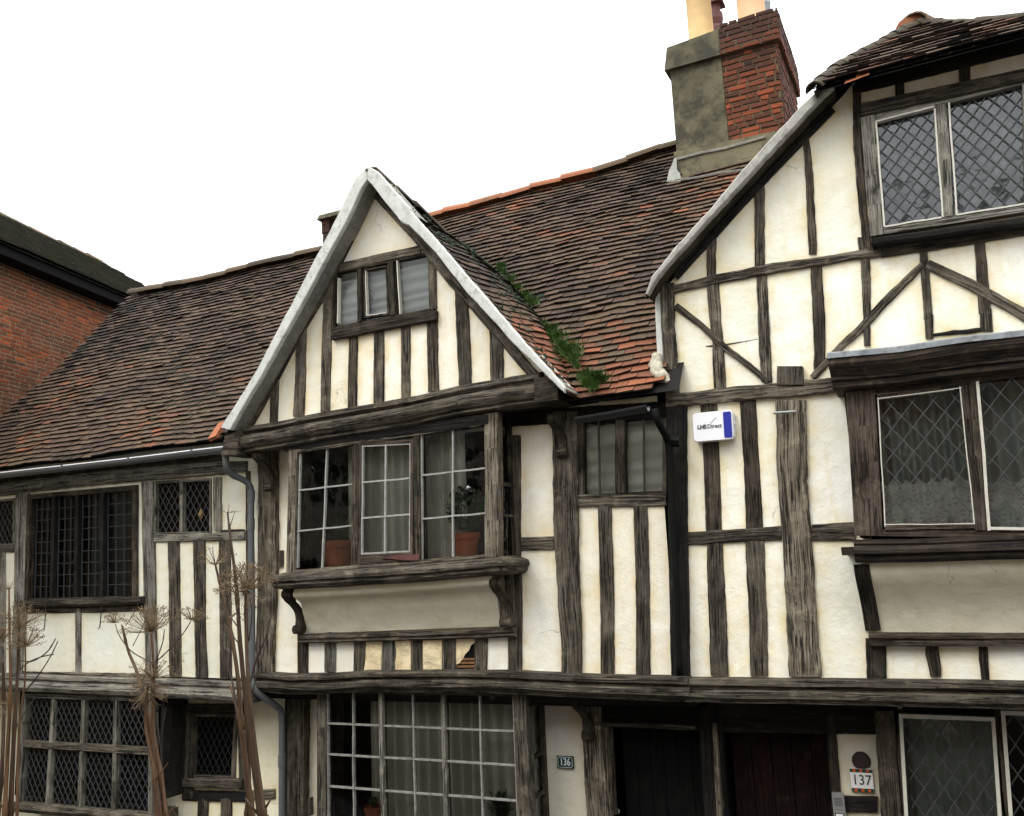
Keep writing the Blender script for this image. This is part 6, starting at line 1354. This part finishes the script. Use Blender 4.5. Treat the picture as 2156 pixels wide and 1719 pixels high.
# potted plants
def potted(lab, view, c, r_px, h, Y, leafk, mat=M['terracotta'], spread=.18, tall=.3, n=150, zb=None, cat='potted plant'):
    p = P(*V(view, c)[0], Y); r = (P(V(view, (c[0] + r_px, c[1]))[0][0], V(view, c)[0][1], Y).x - p.x)
    t = thing('potted_plant', lab, cat, (p.x, Y, p.z)); mb = MB()
    lathe(mb, p, [(0, 0), (r * .78, 0), (r * .92, h * .72), (r * 1.03, h * .73), (r * 1.05, h), (r * .95, h), (r * .9, h * .86), (0, h * .86)], 28); mb.build('flowerpot', mat, t, smooth=False)
    mb = MB()
    for k in range(n):
        if leafk == 'spiky':
            a = random.uniform(0, 6.283); el = random.uniform(.1, 1.4); L = random.uniform(.6, 1) * tall; d = Vector((math.cos(a) * math.cos(el), math.sin(a) * math.cos(el) * .6, math.sin(el)))
            b0_ = p + Vector((0, 0, h)) + Vector((random.gauss(0, .03), 0, random.uniform(0, .12))); mid = b0_ + d * L * .6; tip = mid + d * L * .4 + Vector((0, 0, -.25 * L)); s_ = d.cross(Vector((0, 0, 1))).normalized() * .006
            i0 = mb.add([b0_ - s_, b0_ + s_, mid + s_, mid - s_, tip]); mb.face([i0, i0 + 1, i0 + 2, i0 + 3]); mb.face([i0 + 3, i0 + 2, i0 + 4])
        else:
            v = Vector((random.gauss(0, 1), random.gauss(0, .6), random.gauss(0, 1))).normalized() * random.uniform(.45, 1); q = p + Vector((v.x * spread, v.y * spread * .6, h + tall * .55 + v.z * tall * .5))
            u_ = Vector((random.gauss(0, 1), random.gauss(0, 1), random.gauss(0, 1))).normalized(); w2 = u_.orthogonal().normalized(); sz = random.uniform(.010, .022)
            i0 = mb.add([q - u_ * sz, q + w2 * sz * .6, q + u_ * sz, q - w2 * sz * .6]); mb.face([i0, i0 + 1, i0 + 2, i0 + 3])
    if leafk != 'spiky':
        for k in range(8): a = random.uniform(0, 6.28); tube(mb, [p + Vector((0, 0, h * .8)), p + Vector((math.cos(a) * spread * .3, math.sin(a) * .04, h + tall * .3)), p + Vector((math.cos(a) * spread * .8, math.sin(a) * .08, h + tall * random.uniform(.4, .9)))], .004, 5)
    mb.build('foliage', M['leaf'], t)
potted('terracotta pot with a spiky plant in the left light of the projecting window', 'A4', (805, 942), 82, .25, YO + .2, 'spiky', spread=.2, tall=.24, n=160)
potted('bright terracotta pot with a leafy round plant in the right light of the projecting window', 'A4', (1572, 880), 72, .21, YO + .2, 'leafy', spread=.21, tall=.42, n=900, mat=plain('orange_terracotta', (.55, .12, .035), .7, 0, .1, 10, .2))
potted('small red pot in the left part of the ground floor small-paned window', 'B1', (845, 1060), 52, .17, .22, 'leafy', spread=.06, tall=.08, n=60)
potted('bushy dark plant in the lower right panes of the ground floor small-paned window', 'B1', (1690, 1120), 50, .12, .22, 'spiky', spread=.2, tall=.24, n=220)
# glass globes hanging in the panes
for lb, vw, c_, r_, Y in (('small glass globe hanging in the top left pane of the projecting window', 'A4', (650, 350), .025, YO + .06), ('larger glass globe in front of the leafy plant in the projecting window', 'A4', (1590, 480), .05, YO + .06)):
    p = P(*V(vw, c_)[0], Y); mb = MB(); lathe(mb, p, [(0.0005, -r_)] + [(r_ * math.cos(a), r_ * math.sin(a)) for a in [(-.5 + k / 10) * math.pi for k in range(1, 10)]] + [(.0005, r_)], 18); o = mb.build('glass_globe', M['glass_sky'], None, smooth=True); tag(o, lb, 'glass ornament')

# grass in the valley, moss on the tiles
mb = MB()
def tuft(c, r, n, hgt):
    for k in range(n):
        a, rr_ = random.uniform(0, 6.283), r * abs(random.gauss(0, .75)); b0_ = c + Vector((math.cos(a) * rr_, math.sin(a) * rr_ * .5, math.sin(a) * rr_ * .6 - .03)); L = hgt * random.uniform(.5, 1.2)
        d = Vector((random.gauss(.1, .45), random.gauss(-.35, .3), 1)).normalized(); s_ = Vector((random.gauss(0, 1), random.gauss(0, 1), 0)).normalized() * random.uniform(.003, .006)
        t2 = b0_ + d * L * .6; t3 = t2 + (d + Vector((0, -.2, -.5))).normalized() * L * .4; i0 = mb.add([b0_ - s_, b0_ + s_, t2 + s_ * .7, t2 - s_ * .7, t3]); mb.face([i0, i0 + 1, i0 + 2, i0 + 3]); mb.face([i0 + 3, i0 + 2, i0 + 4])
for x, y, r in ((540, 745, 14), (560, 770, 18), (600, 805, 36), (640, 860, 36), (690, 910, 36), (725, 945, 50), (780, 1070, 26), (830, 1110, 60), (880, 1150, 70), (920, 1215, 70), (960, 1240, 60), (990, 1280, 30), (1050, 1380, 34), (1085, 1405, 36), (1120, 1400, 34), (1160, 1410, 24), (1105, 1450, 30), (1060, 1440, 24)) + tuple((random.gauss(0, 16) + 545 + 560 * k / 26, random.gauss(0, 14) + 750 + 700 * (k / 26) ** .92, random.uniform(7, 15)) for k in range(0, 27, 2)):
    p_ = V('A5', (x, y))[0]; q = onplane(*p_, PM + NM * .03, NM); q = q - Vector(ray(*p_)).normalized() * .05; tuft(q, r / 2.85 / 1900 * 8.5 * random.uniform(.8, 1.2), int(r * 4.6), random.uniform(.06, .12))
o = mb.build('grass', M['grass'], None); tag(o, 'bright green grass growing in the tiled valley beside the gable roof', 'grass', kind='stuff')
mb = MB()
def lump(q, r):
    i0 = mb.add([q + Vector((0, 0, 0)) + NM * r * .8] + [q + (Vector((1, 0, 0)) * math.cos(k * 1.047) + VM * math.sin(k * 1.047)) * r * random.uniform(.7, 1.2) for k in range(6)])
    for k in range(6): mb.face([i0, i0 + 1 + k, i0 + 1 + (k + 1) % 6])
for k in range(1500):
    x, y = random.gauss(400, 52), random.gauss(830, 58)
    if not (180 < x < 560 and 690 < y < 930) or noise.noise(Vector((x * .025, y * .05, 2))) < -.02: continue
    if x > 470 + (900 - y) * .55: continue
    u, v = uvm(x, y); v = round(v / .088) * .088 + .012; lump(PM + Vector((u, 0, 0)) + VM * v + NM * (.034 + main_warp(u, v)), random.uniform(.010, .028))
for k in range(350):
    x, y = random.uniform(60, 640), random.uniform(560, 980); u, v = uvm(x, y)
    if not inpoly((u, v), poly_left) or v < .05: continue
    v = round(v / .088) * .088 + .012; lump(PM + Vector((u, 0, 0)) + VM * v + NM * (.034 + main_warp(u, v)), random.uniform(.007, .018))
o = mb.build('moss', M['moss'], None); tag(o, 'dark green moss clumps on the tiles left of the gable', 'moss', kind='stuff')
mb = MB(); _, p0_, d_, N2, L2, wp2 = GR
for k in range(900):
    u, v = random.uniform(.1, 2.2), random.uniform(.2, L2 - .1)
    if p0_.z + d_.z * v + N2.z * wp2(u, v) < main_z(YB + u) + .0 or v > L2 - 1.3 * (.05 + .1 * u) - .05 or noise.noise(Vector((u * 2, v * 2, 3))) < -.1: continue
    q = p0_ + Vector((0, u, 0)) + d_ * v + N2 * (.034 + wp2(u, v)); r = random.uniform(.012, .03); i0 = mb.add([q + N2 * r] + [q + (Vector((0, 1, 0)) * math.cos(j * 1.047) + d_ * math.sin(j * 1.047)) * r * random.uniform(.7, 1.2) for j in range(6)])
    for j in range(6): mb.face([i0, i0 + 1 + j, i0 + 1 + (j + 1) % 6])
o = mb.build('moss', M['moss'], None); tag(o, 'dark moss clumps on the steep right slope of the gable roof', 'moss', kind='stuff')

# ================================================================== DRIED UMBEL PLANTS on the raised bank
def umbel(t, c, axis, r, n, dense=0, up_=.5, curl=.2):
    mb = MB(); axis = Vector(axis).normalized(); e1 = axis.orthogonal().normalized(); e2 = axis.cross(e1)
    for k in range(n):
        a = random.uniform(0, 6.283); th = math.acos(1 - random.random() * (1 - math.cos(up_ * math.pi))); d = axis * math.cos(th) + (e1 * math.cos(a) + e2 * math.sin(a)) * math.sin(th)
        L = r * random.uniform(.75, 1.05) * (.72 + .28 * math.sin(th)); p1 = c + d * L * .5 - axis * .0; p2 = c + d * L + axis * r * curl * math.sin(th); tube(mb, [c, p1, p2], [.0013, .0010, .0008], 4, cap=False)
        for j in range(dense):
            dd = (d + Vector((random.gauss(0, .6), random.gauss(0, .6), random.gauss(0, .6)))).normalized(); p3 = p2 + dd * r * .17; tube(mb, [p2, p3], [.0010, .0007], 3, cap=False)
            if random.random() < .8: s_ = .0030; i0 = mb.add([p3 + Vector((s_, 0, 0)), p3 + Vector((0, 0, s_)), p3 - Vector((s_, 0, 0)), p3 - Vector((0, 0, s_)), p3 + Vector((0, -s_, 0))]); [mb.face([i0 + 4, i0 + q, i0 + (q + 1) % 4]) for q in range(4)]
    return mb.build('umbel', M['umbel'], t)
def stem(t, pts, Y, w0, w1, mat='stem', base=False, name='stem'):
    n = len(pts); P3 = [P(x, y, Y + .03 * nz1(k * .7, x * .01)) for k, (x, y) in enumerate(pts)]
    if base: b_ = P3[-1].copy(); b_.z = 1.63; b_.x += random.uniform(-.01, .01); P3.append(b_)
    sc = (P(1001, 900, Y).x - P(1000, 900, Y).x); sp_ = smooth_path(P3, 8); m = len(sp_); L = []
    for k in range(m):
        f = k / (m - 1); rr_ = (w0 + (w1 - w0) * min(1, f * 1.2)) * .62 * sc / 2 * (1 + .08 * nz1(k * .9, w0 + x)); L.append(rr_ * (1.32 if k % 13 == 5 else 1.1 if k % 13 in (4, 6) else 1))
    mb = MB(); tube(mb, sp_, L, 8)
    if base:
        for k in range(5, m - 8, 13):
            if random.random() < .7:
                sg = random.choice((-1, 1)); o_ = Vector((sg * random.uniform(.3, .8), random.uniform(-.4, .4), random.uniform(.7, 1.2))).normalized(); ln = random.uniform(.02, .09)
                tube(mb, [sp_[k], sp_[k] + o_ * ln * .5, sp_[k] + o_ * ln + Vector((sg * .004, 0, .01))], [L[k] * .45, L[k] * .3, L[k] * .15], 5)
    return mb.build(name, M[mat], t, smooth=True)
def plant(label, Y, base, stems, umbels):
    b_ = P(*base, Y); t = thing('dried_umbel_plant', label, 'dried plant', (b_.x, Y, 1.66), 'dried umbel plants on the bank')
    for s in stems: stem(t, s[0], Y + (s[4] if len(s) > 4 else 0), s[1], s[2], 'stem' if s[3] else 'stem_d', base=s[3], name='stem' if s[3] else 'twig')
    for (x, y, r, n, dn, ax, up_, cu_) in umbels:
        c = P(x, y, Y); rr_ = r * (P(1001, 900, Y).x - P(1000, 900, Y).x); umbel(t, c, ax, rr_, n, dn, up_, cu_)
YP = -4.62
plant('tall dried umbel plant in front of the grey downpipe, rightmost of the three', YP, (535, 1719),
      [([(479, 1078), (486, 1140), (497, 1230), (508, 1380), (528, 1560), (548, 1719), (552, 1760)], 6, 22, 1),
       ([(453, 1188), (468, 1250), (484, 1320), (500, 1420), (512, 1560), (532, 1719), (536, 1760)], 7, 20, 1, .04),
       ([(517, 1245), (518, 1330), (524, 1450), (540, 1600), (556, 1719), (560, 1760)], 8, 20, 1, -.03),
       ([(500, 1300), (508, 1400), (520, 1520), (524, 1640), (520, 1719), (520, 1760)], 8, 18, 1, .08), ([(483, 1440), (500, 1500), (515, 1600), (530, 1719), (536, 1760)], 6, 14, 1, .1),
       ([(515, 1185), (500, 1220), (478, 1262), (480, 1300)], 3, 5, 0), ([(462, 1270), (478, 1290), (500, 1320), (508, 1340)], 3, 5, 0), ([(573, 1292), (560, 1340), (540, 1390), (526, 1440)], 3, 6, 0),
       ([(568, 1300), (556, 1370), (536, 1440), (530, 1480)], 2, 4, 0, .05), ([(466, 1340), (478, 1400), (490, 1440), (500, 1520)], 3, 6, 0, .05), ([(522, 1240), (530, 1290), (524, 1350)], 3, 5, 0)],
      [(480, 1080, 26, 10, 0, (0, 0, 1), .5, 0), (454, 1190, 42, 26, 2, (-.1, 0, 1), .42, .1), (519, 1243, 56, 100, 4, (.05, -.2, 1), .5, .15), (519, 1243, 44, 30, 1, (0, 0, -1), .45, .0), (500, 1290, 20, 14, 1, (0, 0, -1), .5, 0)])
plant('branching dried umbel plant in front of the ground floor lattice window, middle of the three', YP + .02, (345, 1719),
      [([(257, 1317), (270, 1370), (290, 1420), (310, 1500), (322, 1600), (338, 1719), (342, 1760)], 7, 20, 1), ([(318, 1332), (322, 1380), (324, 1440), (322, 1530), (340, 1640), (350, 1719), (354, 1760)], 6, 18, 1, .04),
       ([(312, 1440), (306, 1520), (322, 1620), (330, 1719), (334, 1760)], 8, 16, 1, -.04), ([(243, 1315), (252, 1340), (275, 1370), (300, 1386), (318, 1395)], 3, 4, 0), ([(402, 1308), (385, 1335), (352, 1372), (327, 1395)], 3, 4, 0), ([(346, 1325), (342, 1355), (328, 1392)], 3, 4, 0),
       ([(291, 1270), (280, 1295), (264, 1318)], 2, 3, 0), ([(314, 1278), (300, 1320), (280, 1360)], 2, 3, 0), ([(330, 1500), (336, 1560), (342, 1610)], 2, 3, 0), ([(350, 1490), (342, 1530), (335, 1560)], 2, 3, 0)],
      [(240, 1312, 24, 30, 3, (0, 0, 1), .5, .1), (319, 1330, 58, 90, 3, (0, -.2, 1), .46, .1), (404, 1306, 30, 36, 3, (.2, 0, 1), .5, .1), (322, 1430, 50, 60, 2, (0, -.2, 1), .5, .0), (318, 1440, 40, 50, 2, (0, -.1, -1), .5, 0), (312, 1460, 40, 30, 1, (-.3, -.1, -1), .5, 0)])
plant('thick dried umbel plant at the left edge, leftmost of the three', YP - .02, (20, 1719),
      [([(19, 1240), (20, 1330), (22, 1450), (16, 1580), (10, 1719), (10, 1760)], 6, 20, 1), ([(40, 1318), (38, 1400), (32, 1500), (26, 1620), (22, 1719), (22, 1760)], 8, 22, 1, .04), ([(6, 1390), (8, 1500), (4, 1620), (-4, 1719), (-4, 1760)], 10, 20, 1, .06),
       ([(54, 1360), (52, 1440), (42, 1510), (38, 1600), (36, 1719), (36, 1760)], 5, 12, 1, -.04), ([(117, 1345), (100, 1372), (70, 1392), (44, 1392)], 4, 5, 0), ([(113, 1378), (85, 1384), (60, 1395), (42, 1410)], 4, 5, 0), ([(122, 1350), (105, 1385), (75, 1430), (48, 1460)], 3, 5, 0), ([(58, 1276), (40, 1295), (24, 1302), (0, 1300)], 2, 4, 0), ([(72, 1472), (52, 1500), (36, 1530)], 3, 5, 0)],
      [(19, 1242, 28, 12, 0, (0, 0, 1), .5, 0), (40, 1322, 58, 60, 2, (.3, -.1, 1), .45, .1), (54, 1362, 46, 60, 3, (0, -.2, 1), .5, .1), (4, 1345, 30, 50, 3, (0, -.2, 1), .5, .1), (-6, 1480, 40, 40, 1, (0, 0, -1), .5, 0)])
# ochre staining where the limewash meets the timbers
E_ = np.array(EDGES)
for me in bpy.data.meshes:
    if 'plaster_wall' in me.name or 'gable_plaster' in me.name:
        ob = next(o for o in bpy.data.objects if o.data == me); og = np.array(ob['org']); n_ = len(me.vertices)
        v = np.empty(n_ * 3); me.vertices.foreach_get('co', v); v = v.reshape(-1, 3) + og; dmin = np.full(n_, 9.)
        for k in range(0, len(E_), 400):
            e2 = E_[k:k + 400]; dmin = np.minimum(dmin, np.sqrt(((v[:, None, [0, 2]] - e2[None]) ** 2).sum(2)).min(1))
        at = me.attributes.new('edge', 'FLOAT', 'POINT'); at.data.foreach_set('value', np.exp(-dmin / .055).astype('f'))
for o in bpy.data.objects:
    if 'org' in o: del o['org']
